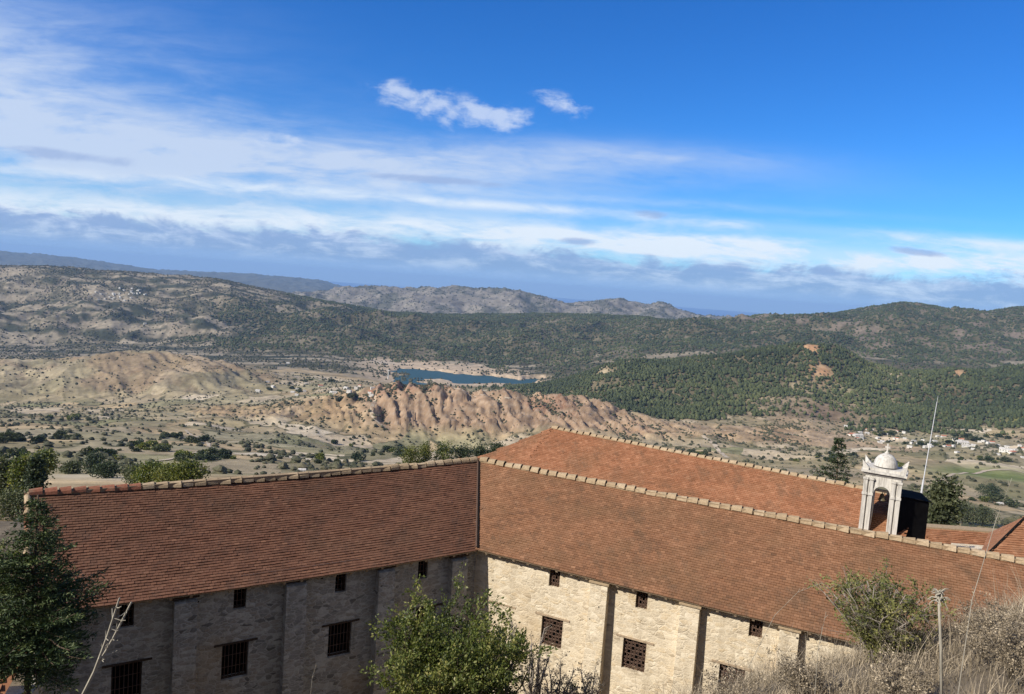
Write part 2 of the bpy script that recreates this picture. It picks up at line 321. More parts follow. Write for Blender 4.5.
# ------------------------------------------------------------------ terrain: cross profiles at given distances (column, drop below eye level)
LAY = [
 (50, [(0, 330)]), (62, [(0, 300)]), (120, [(0, 253)]), (250, [(0, 228), (300, 212), (430, 198), (600, 205), (1000, 228)]),
 (500, [(0, 200), (200, 194), (430, 190), (700, 200), (1000, 214)]),
 (900, [(0, 177), (200, 174), (400, 176), (560, 168), (800, 162), (1000, 169)]),
 (1250, [(0, 165), (200, 159), (300, 163), (380, 172), (450, 180), (560, 158), (700, 152), (800, 152), (900, 141), (1024, 137)]),
 (1430, [(0, 160), (200, 152), (300, 146), (350, 140), (390, 139), (545, 137), (600, 139), (660, 140), (740, 140), (800, 139), (900, 135), (1024, 130)]),
 (1560, [(0, 157), (200, 146), (300, 134), (350, 122), (390, 112), (430, 109), (480, 112), (545, 114), (590, 117), (620, 126), (660, 133), (740, 132), (800, 129), (900, 131), (1024, 124)]),
 (1900, [(0, 151), (100, 146), (200, 136), (300, 124), (370, 118), (430, 124), (545, 124), (600, 114), (640, 108), (700, 102), (800, 100), (880, 105), (1024, 91)]),
 (2300, [(-300, 116), (-100, 110), (0, 117), (60, 106), (100, 98), (180, 93), (220, 98), (260, 104), (300, 106), (370, 104), (430, 114), (545, 100), (590, 84), (620, 72), (660, 71), (700, 64), (745, 56), (790, 49), (815, 44), (840, 48), (870, 62), (900, 69), (960, 62), (1024, 57), (1200, 48)]),
 (2800, [(0, 106), (200, 101), (300, 96), (360, 97), (400, 100.5), (520, 99.5), (560, 95), (620, 88), (700, 82), (800, 75), (900, 78), (1024, 72)]),
 (3180, [(0, 99), (200, 91), (320, 86), (380, 87), (410, 87.5), (530, 87), (570, 81), (620, 76), (700, 65), (800, 58), (1024, 55)]),
 (3450, [(0, 94), (200, 84), (300, 80), (400, 78), (480, 80), (560, 74), (640, 57), (700, 51), (760, 49), (1024, 40)]),
 (4200, [(0, 62), (100, 56), (200, 59), (300, 58), (400, 56), (480, 56), (560, 49), (640, 41), (700, 37), (800, 30), (900, 15), (1024, 12)]),
 (5200, [(-500, -2), (-200, 8), (0, 14), (40, 12), (80, 13), (130, 13), (190, 13), (230, 16), (260, 21), (300, 27), (330, 30), (400, 37), (480, 34.5), (560, 27), (640, 24.5), (700, 28), (720, 24), (765, 14), (790, 15.5), (830, 9), (860, 3), (905, -7.5), (935, -5), (960, 0.5), (985, 1.5), (1005, -5.5), (1024, -9.5), (1100, -18), (1300, -10), (1600, -4)]),
 (7200, [(0, 50)]),
 (9500, [(0, 40), (250, 33), (320, 22), (360, 15.5), (420, 13.5), (470, 8.5), (510, 9.5), (540, 14), (570, 17.5), (612, 11), (640, 15), (660, 11), (680, 17.5), (705, 23), (740, 20), (800, 30), (1024, 30), (1300, 20)]),
 (13000, [(0, 36)]),
 (20000, [(-400, -4), (0, .5), (60, 2), (110, 5), (150, 9), (200, 8.5), (260, 7), (320, 9), (345, 14), (380, 26), (500, 31), (1024, 31)]),
 (26000, [(0, 27)])]
NU, NY = 1080, 1300
ug = np.linspace(-1.28, 1.28, NU); lyg = np.linspace(math.log(50), math.log(26000), NY)
def pchip(xk, yk, x):
    """monotone cubic, yk (k, n) -> (len(x), n)"""
    h = np.diff(xk)[:, None]; d = np.diff(yk, axis=0)/h; m = np.zeros_like(yk)
    w1 = 2*h[1:]+h[:-1]; w2 = h[1:]+2*h[:-1]; ok = d[:-1]*d[1:] > 0
    with np.errstate(divide='ignore', invalid='ignore'): hm = (w1+w2)/(w1/d[:-1]+w2/d[1:])
    m[1:-1] = np.where(ok, hm, 0); m[0] = d[0]; m[-1] = d[-1]
    i = np.clip(np.searchsorted(xk, x)-1, 0, len(xk)-2); t = ((x-xk[i])/np.diff(xk)[i])[:, None]; hh = np.diff(xk)[i][:, None]
    return (2*t**3-3*t**2+1)*yk[i]+(t**3-2*t**2+t)*hh*m[i]+(-2*t**3+3*t**2)*yk[i+1]+(t**3-t**2)*hh*m[i+1]
prof = []
for Y, pts in LAY:
    px = np.arange(-900, 1950, 3.0); off = np.interp(px, [p[0] for p in pts], [p[1] for p in pts])
    if Y > 100:
        k = np.hanning(9); k /= k.sum(); off = np.convolve(np.pad(off, 4, 'edge'), k, 'valid')
    uu, zz = [], []
    for a, o in zip(px, off):
        q = at(a, eye_old(a)+o, Y); uu.append(q.x/Y); zz.append(q.z)
    prof.append(np.interp(ug, uu, zz))
kY = np.log([l[0] for l in LAY]); base = pchip(kY, np.array(prof), lyg)
YY = np.exp(lyg)[:, None]*np.ones((1, NU)); XX = ug[None]*YY; ZC = 512+FPX*ug[None]*np.ones((NY, 1))    # ZC: bearing column
hillw = sstep(YY, 1700, 2600)
badl = sstep(YY, 1330, 1400)*(1-sstep(YY, 1560, 1640))*sstep(ZC+40*fbm(XX, YY, 200, 3, 5), 335, 380)*(1-sstep(ZC, 830, 900))
badl_l = sstep(YY, 1330, 1400)*(1-sstep(YY, 1560, 1680))*sstep(ZC, 170, 220)*(1-sstep(ZC, 340, 372))*.8
tanhill = sstep(YY, 1900, 2050)*(1-sstep(YY, 2480, 2650))*(1-sstep(ZC, 250, 330))
z = base.copy()
big_n = fbm(XX, YY, 1000, 5, 1, True, .55)
z += hillw*(1-sstep(YY, 2450, 2800)*(1-sstep(YY, 3300, 3700))*.85)*(big_n-.55)*np.clip(YY*.0066, 8, 34)*(1+1.1*sstep(YY, 3300, 3700)*(1-sstep(YY, 4400, 4900)))*(1-.86*np.exp(-((YY-5200)/600)**2))
z += sstep(YY, 3400, 4000)*fbm(XX, YY, 380, 5, 33, True, .55)*19*np.clip(YY/5000, .5, 1.6)*(1-.5*np.exp(-((YY-5200)/350)**2))
z += sstep(YY, 1640, 1900)*(1-sstep(YY, 2600, 2800))*sstep(ZC, 560, 620)*fbm(XX, YY, 260, 4, 8, True, .5)*11
gul = fbm(XX+.30*YY+14*fbm(XX, YY, 90, 3, 23), YY*.16, 34, 5, 21, True, .66); z += badl*((gul-.45)*8+fbm(XX, YY, 50, 4, 22, True, .6)*3-1.5)*(1-.5*sstep(ZC, 610, 700))+badl_l*(gul-.45)*5
gul2 = fbm(XX*.8+.9*YY, YY*.28-XX*.2, 110, 5, 27, True, .6); z += tanhill*((gul2-.3)*8+fbm(XX, YY, 420, 3, 29, True)*14-22)
z += (1-hillw)*sstep(YY, 180, 500)*fbm(XX, YY, 240, 4, 3)*np.clip(YY*.007, 0, 7)
z += sstep(YY, 1000, 1250)*(1-hillw)*fbm(XX, YY, 120, 4, 43, True)*4*sstep(ZC, -200, 250)
lake_z = at(455, eye_old(455)+95.0, 2985).z
lakem = sstep(YY+60*fbm(XX, YY, 180, 3, 62), 2830, 2890)*(1-sstep(YY+110*fbm(XX, YY, 160, 4, 61), 3080, 3140))*sstep(ZC+26*fbm(XX, YY, 150, 4, 9), 394, 414)*(1-sstep(ZC+20*fbm(XX, YY, 150, 4, 19), 530, 552))
z = z*(1-lakem)+lakem*np.minimum(z, lake_z-9)
# --- land cover
nz1 = fbm(XX, YY, 420, 5, 51); nz2 = fbm(XX, YY, 150, 4, 52); nz3 = fbm(XX, YY, 45, 3, 53)
forF = sstep(YY+120*nz2, 1640, 1720)*(1-sstep(YY, 2640, 2800))*sstep(ZC+35*nz1+(YY-1640)*-.05, 560, 600)
bare = np.exp(-(((ZC-825)/85)**2+((YY-1790)/190)**2)*1.2); forF *= 1-.8*sstep(bare+.35*nz2, .35, .65)
clear = np.exp(-(((ZC-812)/9)**2+((YY-2255)/55)**2))+np.exp(-(((ZC-826)/12)**2+((YY-2090)/40)**2))+.8*np.exp(-(((ZC-960)/7)**2+((YY-2220)/50)**2))
forF *= 1-sstep(clear, .35, .6)
forDE = sstep(YY+150*nz2, 3280, 3420)*(1-sstep(YY, 6200, 6900))*sstep(ZC+45*nz1+.02*(YY-4200), 300, 350)
forDE = np.maximum(forDE, sstep(YY, 3350, 3500)*(1-sstep(YY+300*nz1, 4300, 4800))*sstep(ZC+60*nz1, 195, 235)*(1-sstep(ZC, 320, 380)))
forF = np.maximum(forF, .9*sstep(YY+90*nz2, 1780, 1880)*(1-sstep(YY, 2660, 2800))*sstep(ZC+25*nz1, 505, 535)*(1-sstep(ZC, 590, 620))); forMid = np.maximum(sstep(YY, 2640, 2760)*(1-sstep(YY, 3200, 3400))*sstep(ZC, 535, 560), .55*sstep(YY, 1680, 1800)*(1-sstep(YY, 2680, 2780))*sstep(ZC, 395, 420)*(1-sstep(ZC, 520, 560)))
forest = np.clip(np.maximum(np.maximum(forF, forDE), forMid), 0, 1)
thin = sstep(nz1+.6*nz2, .35, .8); rocky = sstep(YY, 3300, 3600)*sstep(ZC, 690, 760)*sstep(nz2+.7*nz1+.4*nz3, .12, .5)*(1-sstep(YY, 4900, 5150))
forest *= 1-.55*thin-.45*rocky
def c3(*c): return np.array(c)[None, None]
colr = c3(.37, .28, .165)*(1+.18*nz2[..., None]+.15*nz3[..., None])                                    # dry valley ground
strk = fbm(XX*.26+YY*.1, YY*.9-XX*.16, 60, 4, 111); colr = colr*(1+.42*strk[..., None]); olive = sstep(nz1+.4*nz2, -.05, .6)[..., None]; colr = colr*(1-.55*olive)+c3(.20, .185, .105)*.55*olive
def over(m, c):
    global colr
    colr = colr*(1-m[..., None])+np.array(c)*m[..., None] if not isinstance(c, np.ndarray) else colr*(1-m[..., None])+c*m[..., None]
scrubL = sstep(YY+200*nz2, 2600, 2900)*(1-sstep(YY, 6500, 7000)); terr = fbm(XX*.22, YY, 95, 4, 91); over(scrubL, c3(.125, .112, .078)*(1+.35*nz2[..., None]+.35*nz3[..., None])); over(scrubL*sstep(terr+.4*nz3, .05, .35)*.85, (.29, .245, .18)); over(scrubL*sstep(-terr-.3*nz2-.4*nz1, .05, .35)*.8, (.035, .042, .028))
over(scrubL*sstep(nz2+.6*nz3, .15, .55)*.7, (.20, .165, .125))
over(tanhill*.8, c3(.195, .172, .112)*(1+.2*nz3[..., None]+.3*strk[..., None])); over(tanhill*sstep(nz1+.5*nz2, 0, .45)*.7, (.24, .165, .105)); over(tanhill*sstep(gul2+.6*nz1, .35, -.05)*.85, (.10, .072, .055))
bc = c3(.265, .18, .115)*(1+.28*nz3[..., None]); bc = bc*(1-.7*sstep(nz2, .1, .5)[..., None])+c3(.24, .13, .082)*.7*sstep(nz2, .1, .5)[..., None]
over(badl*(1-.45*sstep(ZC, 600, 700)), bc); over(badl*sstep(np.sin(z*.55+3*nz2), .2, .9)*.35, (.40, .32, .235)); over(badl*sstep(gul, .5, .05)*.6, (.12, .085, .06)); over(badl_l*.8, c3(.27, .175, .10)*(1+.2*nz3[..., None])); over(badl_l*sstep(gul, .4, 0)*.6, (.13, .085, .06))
over(np.clip(forest*1.1, 0, 1)*.9, c3(.088, .076, .046)*(1+.5*nz3[..., None]))
over(bare*.8, c3(.165, .115, .085)*(1+.3*nz3[..., None])); over(rocky*.8, (.15, .118, .09)); over(np.clip(clear*1.2, 0, 1), (.42, .24, .125))
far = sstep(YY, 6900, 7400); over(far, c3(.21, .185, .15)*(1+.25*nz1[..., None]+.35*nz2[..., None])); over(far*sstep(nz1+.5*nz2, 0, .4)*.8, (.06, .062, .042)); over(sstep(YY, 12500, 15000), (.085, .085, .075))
shore = sstep(z, lake_z-30, lake_z-3)*(1-sstep(z+4*nz3, lake_z+11, lake_z+17))*sstep(YY, 2650, 2750)*(1-sstep(YY, 3420, 3520))*sstep(ZC, 340, 390)*(1-sstep(ZC, 555, 590)); over(shore, (.40, .31, .215))
over(np.exp(-(((ZC-385)/22)**2+((YY-3260)/80)**2)*1.5), (.42, .35, .27))
lot = np.exp(-(((ZC-1005)/78)**4+((YY-1000+.25*(ZC-1000))/95)**4)); over(lot*.95, (.185, .20, .085)); over(lot*.8*np.exp(-((YY-1015+.25*(ZC-1000))/38)**2), (.12, .15, .045))
colr = colr
lot2 = np.exp(-(((ZC-925)/35)**4+((YY-1080)/70)**4)); over(lot2*.8, (.26, .205, .125))
lot3 = np.exp(-(((ZC-800)/75)**4+((YY-1080)/110)**4)); over(lot3*.7, (.185, .165, .085))
lot4 = np.exp(-(((ZC-1030)/18)**4+((YY-1830)/80)**4)); over(lot4, (.16, .165, .06))
lot5 = np.exp(-(((ZC-95)/60)**4+((YY-285+.1*(ZC-100))/26)**4)); over(lot5*.85, (.46, .39, .275))
vil = sstep(ZC, 800, 840)*sstep(YY+60*nz2, 1180, 1240)*(1-sstep(YY, 1580, 1650)); over(vil*.75, c3(.30, .225, .15)*(1+.3*nz3[..., None]))
fieldm = (1-sstep(YY, 2500, 2700))*sstep(YY, 250, 420)*(1-forest)*(1-badl)*(1-badl_l)*(1-tanhill*.8)*(1-lot)*(1-lot2)*(1-lot3)*(1-bare)*(1-np.clip(clear, 0, 1))
idx = np.arange(NY*NU).reshape(NY, NU)
tf = np.stack([idx[:-1, :-1], idx[:-1, 1:], idx[1:, 1:], idx[1:, :-1]], -1).reshape(-1, 4)

def m_terrain():
    m, t, b = mat('land', .97, .05); o = t.obj(); c = t.attr('base', 'Color'); fm = t.attr('field')
    w = t.node('ShaderNodeVectorMath', operation='MULTIPLY_ADD'); t.put(w.inputs[0], t.noise(o, .006, 3, .5, 0, 1)); w.inputs[1].default_value = (90, 90, 0); t.put(w.inputs[2], o)
    fv = t.mapping(w.outputs[0], (.8, .62, 0), (0, 0, R(14))); fc = t.vor(fv, .014, 'F1', 'Color'); fe = t.vor(fv, .014, 'DISTANCE_TO_EDGE', 'Distance')
    cs = t.node('ShaderNodeSeparateColor'); t.put(cs.inputs[0], fc)
    fcol = t.ramp(cs.outputs[0], [(0, (.17, .155, .085)), (.3, (.29, .235, .15)), (.5, (.33, .27, .175)), (.66, (.20, .19, .10)), (.80, (.36, .30, .205)), (.88, (.46, .37, .25)), (1, (.52, .44, .32))])
    c = t.mix(t.m('MULTIPLY', fm, t.sm(cs.outputs[1], .15, .3)), c, fcol)
    c = t.mix(t.m('MULTIPLY', t.m('MULTIPLY', fm, t.sm(fe, .05, .02)), t.m('MULTIPLY', t.sm(t.noise(o, .03, 3, .6), .45, .55), .75)), c, (.05, .055, .028))
    n = t.noise(o, .05, 8, .68); c = t.mix(.7, c, t.ramp(n, [(.28, .24), (.72, .76)]), 'OVERLAY')
    n2 = t.noise(o, .009, 6, .6); c = t.mix(.35, c, t.ramp(n2, [(.3, .32), (.7, .68)]), 'OVERLAY')
    t.put(b.inputs['Base Color'], c); bump(t, b, n, .5, 3.0); return m
M['land'] = m_terrain()
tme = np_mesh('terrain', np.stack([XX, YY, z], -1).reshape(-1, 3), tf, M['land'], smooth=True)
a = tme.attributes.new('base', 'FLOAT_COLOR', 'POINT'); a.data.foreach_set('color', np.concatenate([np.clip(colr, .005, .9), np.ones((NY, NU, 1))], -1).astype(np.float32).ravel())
a = tme.attributes.new('field', 'FLOAT', 'POINT'); a.data.foreach_set('value', fieldm.astype(np.float32).ravel())
tag(link('terrain', tme), kind='structure')
def samp(arr, X, Y):
    iu = np.clip((np.asarray(X)/Y-ug[0])/(ug[1]-ug[0]), 0, NU-1.001); iy = np.clip((np.log(Y)-lyg[0])/(lyg[1]-lyg[0]), 0, NY-1.001)
    i, j = iu.astype(int), iy.astype(int); fu, fy = iu-i, iy-j
    return (arr[j, i]*(1-fu)+arr[j, i+1]*fu)*(1-fy)+(arr[j+1, i]*(1-fu)+arr[j+1, i+1]*fu)*fy
def hit(px, py, y0=60, y1=20000):
    """first point of the terrain seen in that direction"""
    d = at(px, py, 1.0); Ys = np.exp(np.linspace(math.log(y0), math.log(y1), 1500)); g = samp(z, d.x*Ys, Ys); k = np.argmax(g >= d.z*Ys)
    return None if k == 0 else (d.x*Ys[k], Ys[k], g[k])

# sea and reservoir
def m_water(name, deep):
    m, t, b = mat(name, .5, .14); n = t.noise(t.obj(), .02, 4, .6); t.put(b.inputs['Base Color'], (*deep, 1)); bump(t, b, n, .12, 1.0); return m
mb = MB(); N = 96
mb.face([(62000*math.sin(k/N*2*math.pi), 62000*math.cos(k/N*2*math.pi), -800) for k in range(N, 0, -1)])
tag(mb.build('sea', m_water('sea water', (.010, .085, .33))), kind='structure')
mb = MB(); q0, q1 = at(370, 380, 2990).x/2990, at(570, 380, 2990).x/2990
mb.face([(q0*2690, 2690, lake_z), (q1*2690, 2690, lake_z), (q1*3330, 3330, lake_z), (q0*3330, 3330, lake_z)])
tag(mb.build('reservoir_water', m_water('reservoir water', (.030, .072, .078))), kind='structure')

# ------------------------------------------------------------------ forest and scrub on the hills (uncountable masses)
def scatter(n, y0, y1, u0, u1, dens):
    u = RNG.uniform(u0, u1, n); Y = np.sqrt(RNG.uniform(y0**2, y1**2, n)); X = u*Y
    k = RNG.uniform(0, 1, n) < samp(dens, X, Y); return X[k], Y[k], samp(z, X[k], Y[k])
def crowns(X, Y, Z, h, r, sides, rings, sharp=1.0):
    """many small tree crowns as one vertex/face array"""
    n = len(X); nr = len(rings); V_ = np.zeros((n, sides*nr+1, 3)); rot = RNG.uniform(0, 6.28, n)
    for i, (rr, zz) in enumerate(rings):
        for k in range(sides):
            an = rot+2*np.pi*(k+.5*i)/sides; q = rr*r*RNG.uniform(.7, 1.25, n)
            V_[:, i*sides+k, 0] = X+np.cos(an)*q; V_[:, i*sides+k, 1] = Y+np.sin(an)*q; V_[:, i*sides+k, 2] = Z+h*(zz+RNG.uniform(-.06, .06, n))
    V_[:, -1] = np.stack([X+r*RNG.uniform(-.2, .2, n), Y+r*RNG.uniform(-.2, .2, n), Z+h], -1)
    F = []
    for i in range(nr-1):
        for k in range(sides):
            a_, b_, c_, d_ = i*sides+k, i*sides+(k+1) % sides, (i+1)*sides+k, (i+1)*sides+(k+1) % sides; F += [(a_, b_, c_), (b_, d_, c_)]
    for k in range(sides): F.append(((nr-1)*sides+k, (nr-1)*sides+(k+1) % sides, nr*sides))
    F = np.array(F); nv = sides*nr+1
    return V_.reshape(-1, 3), (F[None]+np.arange(n)[:, None, None]*nv).reshape(-1, 3), len(F)
def mass(name, parts, m, label, cat):
    vs, fs, ts, o = [], [], [], 0
    for (X, Y, Z, h, r, sides, rings, t0) in parts:
        v, f, k = crowns(X, Y, Z, h, r, sides, rings); vs.append(v); fs.append(f+o); o += len(v); ts.append(np.repeat(np.clip(t0+RNG.normal(0, .2, len(X)), 0, 1), k))
    return tag(link(name, np_mesh(name, np.concatenate(vs), np.concatenate(fs), m, np.concatenate(ts))), label, cat, kind='stuff')
M['pine_far'] = m_leaf('pine foliage far', (.022, .031, .012), (.050, .062, .023), (.090, .098, .036), 0, .8)
M['scrub_far'] = m_leaf('scrub foliage far', (.026, .030, .015), (.068, .068, .036), (.135, .118, .068), 0, .8)
parts = []
X, Y, Z = scatter(46000, 1630, 2750, -.05, 1.1, forF); h = RNG.uniform(6, 12, len(X)); parts.append((X, Y, Z-1, h, h*.46, 6, [(.55, .1), (1, .35), (.6, .72)], .42+.35*samp(nz1, X, Y)+.2*samp(nz2, X, Y)))
X, Y, Z = scatter(16000, 1680, 3450, -.2, 1.1, forMid*.8*(1-lakem)*(1-shore)); h = RNG.uniform(7, 12, len(X)); parts.append((X, Y, Z-1, h, h*.4, 5, [(.6, .1), (1, .4), (.55, .75)], .4+0*X))
X, Y, Z = scatter(145000, 3280, 6400, -.48, 1.2, forDE*(1-.55*thin-.3*rocky)); h = RNG.uniform(7, 12, len(X)); parts.append((X, Y, Z-1.5, h, h*.60, 5, [(.7, .1), (1, .4)], .36+.25*samp(nz2, X, Y)+.35*samp(nz1, X, Y)))
mass('pine_forest', parts, M['pine_far'], 'pine forest covering the hills around the reservoir and to the right', 'forest')
parts = []
dB = scrubL*(1-forest)*(.14+.86*sstep(nz2+.6*nz1+.3*nz3-.5*terr, -.05, .4))
X, Y, Z = scatter(80000, 2750, 5700, -1.25, .1, dB); h = RNG.uniform(4, 9, len(X)); parts.append((X, Y, Z-1, h, h*.62, 5, [(.8, .1), (1, .45)], .35+.3*samp(nz2, X, Y)))
hedge = sstep(fbm(XX+40*nz2, YY*1.6, 170, 3, 101, True, .45), .78, .95)
brush = sstep(ZC, 915, 935)*sstep(YY, 300, 360)*(1-sstep(YY, 600, 680))
dV = np.clip((.018+.85*sstep(nz2+.5*nz1, .22, .55)+.8*hedge+.9*brush)*(1-forest)*(1-lot)*(1-lot2*.8)*(1-lot5)*(1-.6*badl)*(1-.3*tanhill)*(1-sstep(YY, 2500, 2700)), 0, 1)
X, Y, Z = scatter(46000, 300, 2650, -1.2, 1.1, dV); h = RNG.uniform(1.2, 4.2, len(X))*RNG.choice([.7, 1, 1.35], len(X)); nr_ = Y < 900
for sel, sd_, rg_ in ((nr_, 9, [(.75, .02), (1.05, .2), (.8, .42), (1.0, .6), (.45, .85)]), (~nr_, 6, [(.8, .08), (1, .42), (.6, .78)])): parts.append((X[sel], Y[sel], Z[sel]-.4, h[sel], h[sel]*.7, sd_, rg_, .4+.35*samp(nz1, X[sel], Y[sel])))
X, Y, Z = scatter(9000, 1600, 2700, .0, 1.1, np.clip(bare+.25*sstep(YY, 1560, 1640)*(1-forest), 0, 1)*sstep(ZC, 560, 600)*(1-np.clip(clear, 0, 1))); h = RNG.uniform(1.6, 4.2, len(X)); parts.append((X, Y, Z-.4, h, h*.75, 5, [(.8, .1), (1, .5)], .6+0*X))
X, Y, Z = scatter(30000, 1260, 1640, -.3, .6, np.clip((badl+.7*badl_l)*sstep(nz3+nz2-.7*(gul-.4), -.35, .3), 0, 1)); h = RNG.uniform(1.5, 4, len(X)); parts.append((X, Y, Z-.3, h, h*.75, 5, [(.8, .1), (1, .5)], .5+0*X))
X, Y, Z = scatter(26000, 7200, 11500, -.45, .5, .25+.75*sstep(nz1+.6*nz2, -.2, .4)); h = RNG.uniform(8, 15, len(X)); parts.append((X, Y, Z-2, h, h*.75, 5, [(.8, .1), (1, .45)], .4+0*X))
mass('hill_scrub', parts, M['scrub_far'], 'dark scrub dotted thickly over the hillsides and valley', 'scrub')

# ------------------------------------------------------------------ near hillside
def hill_z(X, Y):
    X = np.asarray(X, float); Y = np.asarray(Y, float); yc = np.maximum(Y, 0)
    q = -1.75-.043*yc-.0234*yc**2+np.clip(.34*(X-5.5), -4.0, 2.0)*sstep(Y, 0, 7)+np.where(Y < 0, -.45*Y, 0)-.06*np.maximum(Y-8.8, 0)**2
    n = .16*fbm(X, Y, 2.3, 4, 71)+.35*fbm(X, Y, 7, 3, 72)*sstep(Y, 2, 8)
    q = q+n; flat = -15.0+.25*fbm(X, Y, 6, 3, 73)
    q = np.maximum(q, flat); drop = sstep(Y, 40, 62)
    return q-drop*16
gx = np.linspace(-70, 70, 301); gy = np.concatenate([np.linspace(-45, 0, 40)[:-1], np.linspace(0, 16, 90)[:-1], np.linspace(16, 62, 70)])
HX, HY = np.meshgrid(gx, gy); HZ = hill_z(HX, HY); ii = np.arange(HX.size).reshape(HX.shape)
hf = np.stack([ii[:-1, :-1], ii[:-1, 1:], ii[1:, 1:], ii[1:, :-1]], -1).reshape(-1, 4)
def m_soil():
    m, t, b = mat('dry soil', .97, .05); o = t.obj(); n = t.noise(o, 1.3, 8, .7)
    t.put(b.inputs['Base Color'], t.ramp(n, [(.25, (.075, .062, .045)), (.5, (.15, .122, .088)), (.75, (.24, .20, .145))])); bump(t, b, n, .8, .08); return m
tag(link('hillside', np_mesh('hillside', np.stack([HX, HY, HZ], -1).reshape(-1, 3), hf, m_soil(), smooth=True)), kind='structure')

# ------------------------------------------------------------------ monastery
class Wing:
    def __init__(s, C, d, n): s.C = Vector(C); s.d = Vector(d); s.n = Vector(n)
    def p(s, a, b, zz): q = s.C+s.d*a+s.n*b; return Vector((q.x, q.y, zz))
CORNER = (-1.059, 31.453, -7.44)
WL = Wing(CORNER, (-.83805, -.54560, 0), (.54560, -.83805, 0)); WR = Wing(CORNER, (.90716, -.42079, 0), (-.42079, -.90716, 0))
HW, RZ, EZ, OV = 4.0, -7.44, -9.634, .36
BIS = (WL.d+WR.d).normalized(); VN = Vector((-BIS.y, BIS.x, 0))            # valley plane between the two roofs
if VN.dot(WL.d) < 0: VN = -VN
def sag(a, L): return -(.14 if L < 20 else .09)*math.sin(math.pi*min(max(a/L, 0), 1))
def tile_plane(mb, e0, along, up, L, slope, expo=.105, wid=.165, keep=None, sagf=None, tbase=.5, tvar=.27):
    """overlapping flat clay tiles laid in courses; e0 = eave start, along/up unit vectors"""
    e0, along, up = Vector(e0), Vector(along), Vector(up); nrm = along.cross(up)
    if nrm.z < 0: nrm = -nrm
    rows = int(slope/expo)
    for r in range(rows+1):
        off = (r % 2)*wid*.5+random.uniform(-.01, .01); wob = random.uniform(-.012, .012)
        for c in range(-1, int(L/wid)+2):
            a0 = c*wid+off; b0 = r*expo
            ctr = e0+along*(a0+wid*.5)+up*(b0+expo*.5)
            if a0 < -.02 or a0+wid > L+.12 or (keep and not keep(ctr)): continue
            s_ = sagf(a0) if sagf else 0
            w2 = .005*math.sin(a0*2.1+r*.7)+.004*math.sin(a0*5.3-r*1.3)+random.gauss(0, .002)
            lift = .044+w2; j = random.gauss(0, .002); zo = Vector((0, 0, s_))
            P = lambda a_, b_, h_: e0+along*a_+up*b_+nrm*h_+zo
            x0, x1 = a0+.003, a0+wid-.003; y0, y1 = b0+j-.010, min(b0+expo+.04, slope+.02)
            sk = random.gauss(0, .0025)
            big = mnoise.noise(ctr*.45)*.22
            t = min(max(random.gauss(tbase+big, tvar*.5), 0), 1)
            sp = random.random()
            if sp < .004: t = 1
            elif sp > .994: j -= random.uniform(.015, .05)
            q = [P(x0, y0, lift+sk), P(x1, y0, lift-sk), P(x1, y1, .010+w2), P(x0, y1, .010+w2), P(x0, y0, lift-.034+sk), P(x1, y0, lift-.034-sk)]
            b_ = len(mb.v); mb.v.extend([tuple(x) for x in q])
            for f in ((0, 1, 2, 3), (4, 5, 1, 0), (4, 0, 3), (5, 2, 1)): mb.f.append(tuple(b_+i for i in f)); mb.t.append(t); mb.mi.append(0)
def ridge_caps(mb, a, b, step=.40, r=.16, sagf=None, red=lambda s: False, lift=.03, flip=False):
    a, b = Vector(a), Vector(b); d = (b-a); L = d.length; d.normalize(); side = Vector((-d.y, d.x, 0)).normalized(); up = d.cross(side)
    if up.z < 0: up = -up
    k = 0; s_ = 0.0
    while s_ < L:
        ln = step*random.uniform(.93, 1.05)-.06; t = .93+random.uniform(-.03, .07) if red(s_) else random.uniform(.30, .80); rr = r*random.uniform(.92, 1.1); tw = random.gauss(0, .03); tz = random.gauss(0, .012)
        base = len(mb.v); m_ = 7
        for e in (0, 1):
            for h in (1.0, .78):
                for i in range(m_):
                    an = math.pi*i/(m_-1); q = a+d*(s_+e*ln)+side*(math.cos(an)*rr*h*(1.10 if e != flip else .92)+tw*(e-.5))+up*(math.sin(an)*rr*h*(1.12 if e != flip else .92)+lift+tz-.06)
                    q.z += sagf(s_) if sagf else 0; mb.v.append(tuple(q))
        o0, i0, o1, i1 = base, base+m_, base+2*m_, base+3*m_
        for i in range(m_-1):
            for f in ((o0+i, o1+i, o1+i+1, o0+i+1), (i0+i+1, i1+i+1, i1+i, i0+i), (o0+i, o0+i+1, i0+i+1, i0+i), (o1+i+1, o1+i, i1+i, i1+i+1)):
                mb.f.append(f); mb.t.append(t); mb.mi.append(0)
        s_ += ln+.06
    # mortar bed under the caps
    mb.box(a-side*r*.8+up*(lift-.16), d*L, side*1.6*r, up*.13, .2)
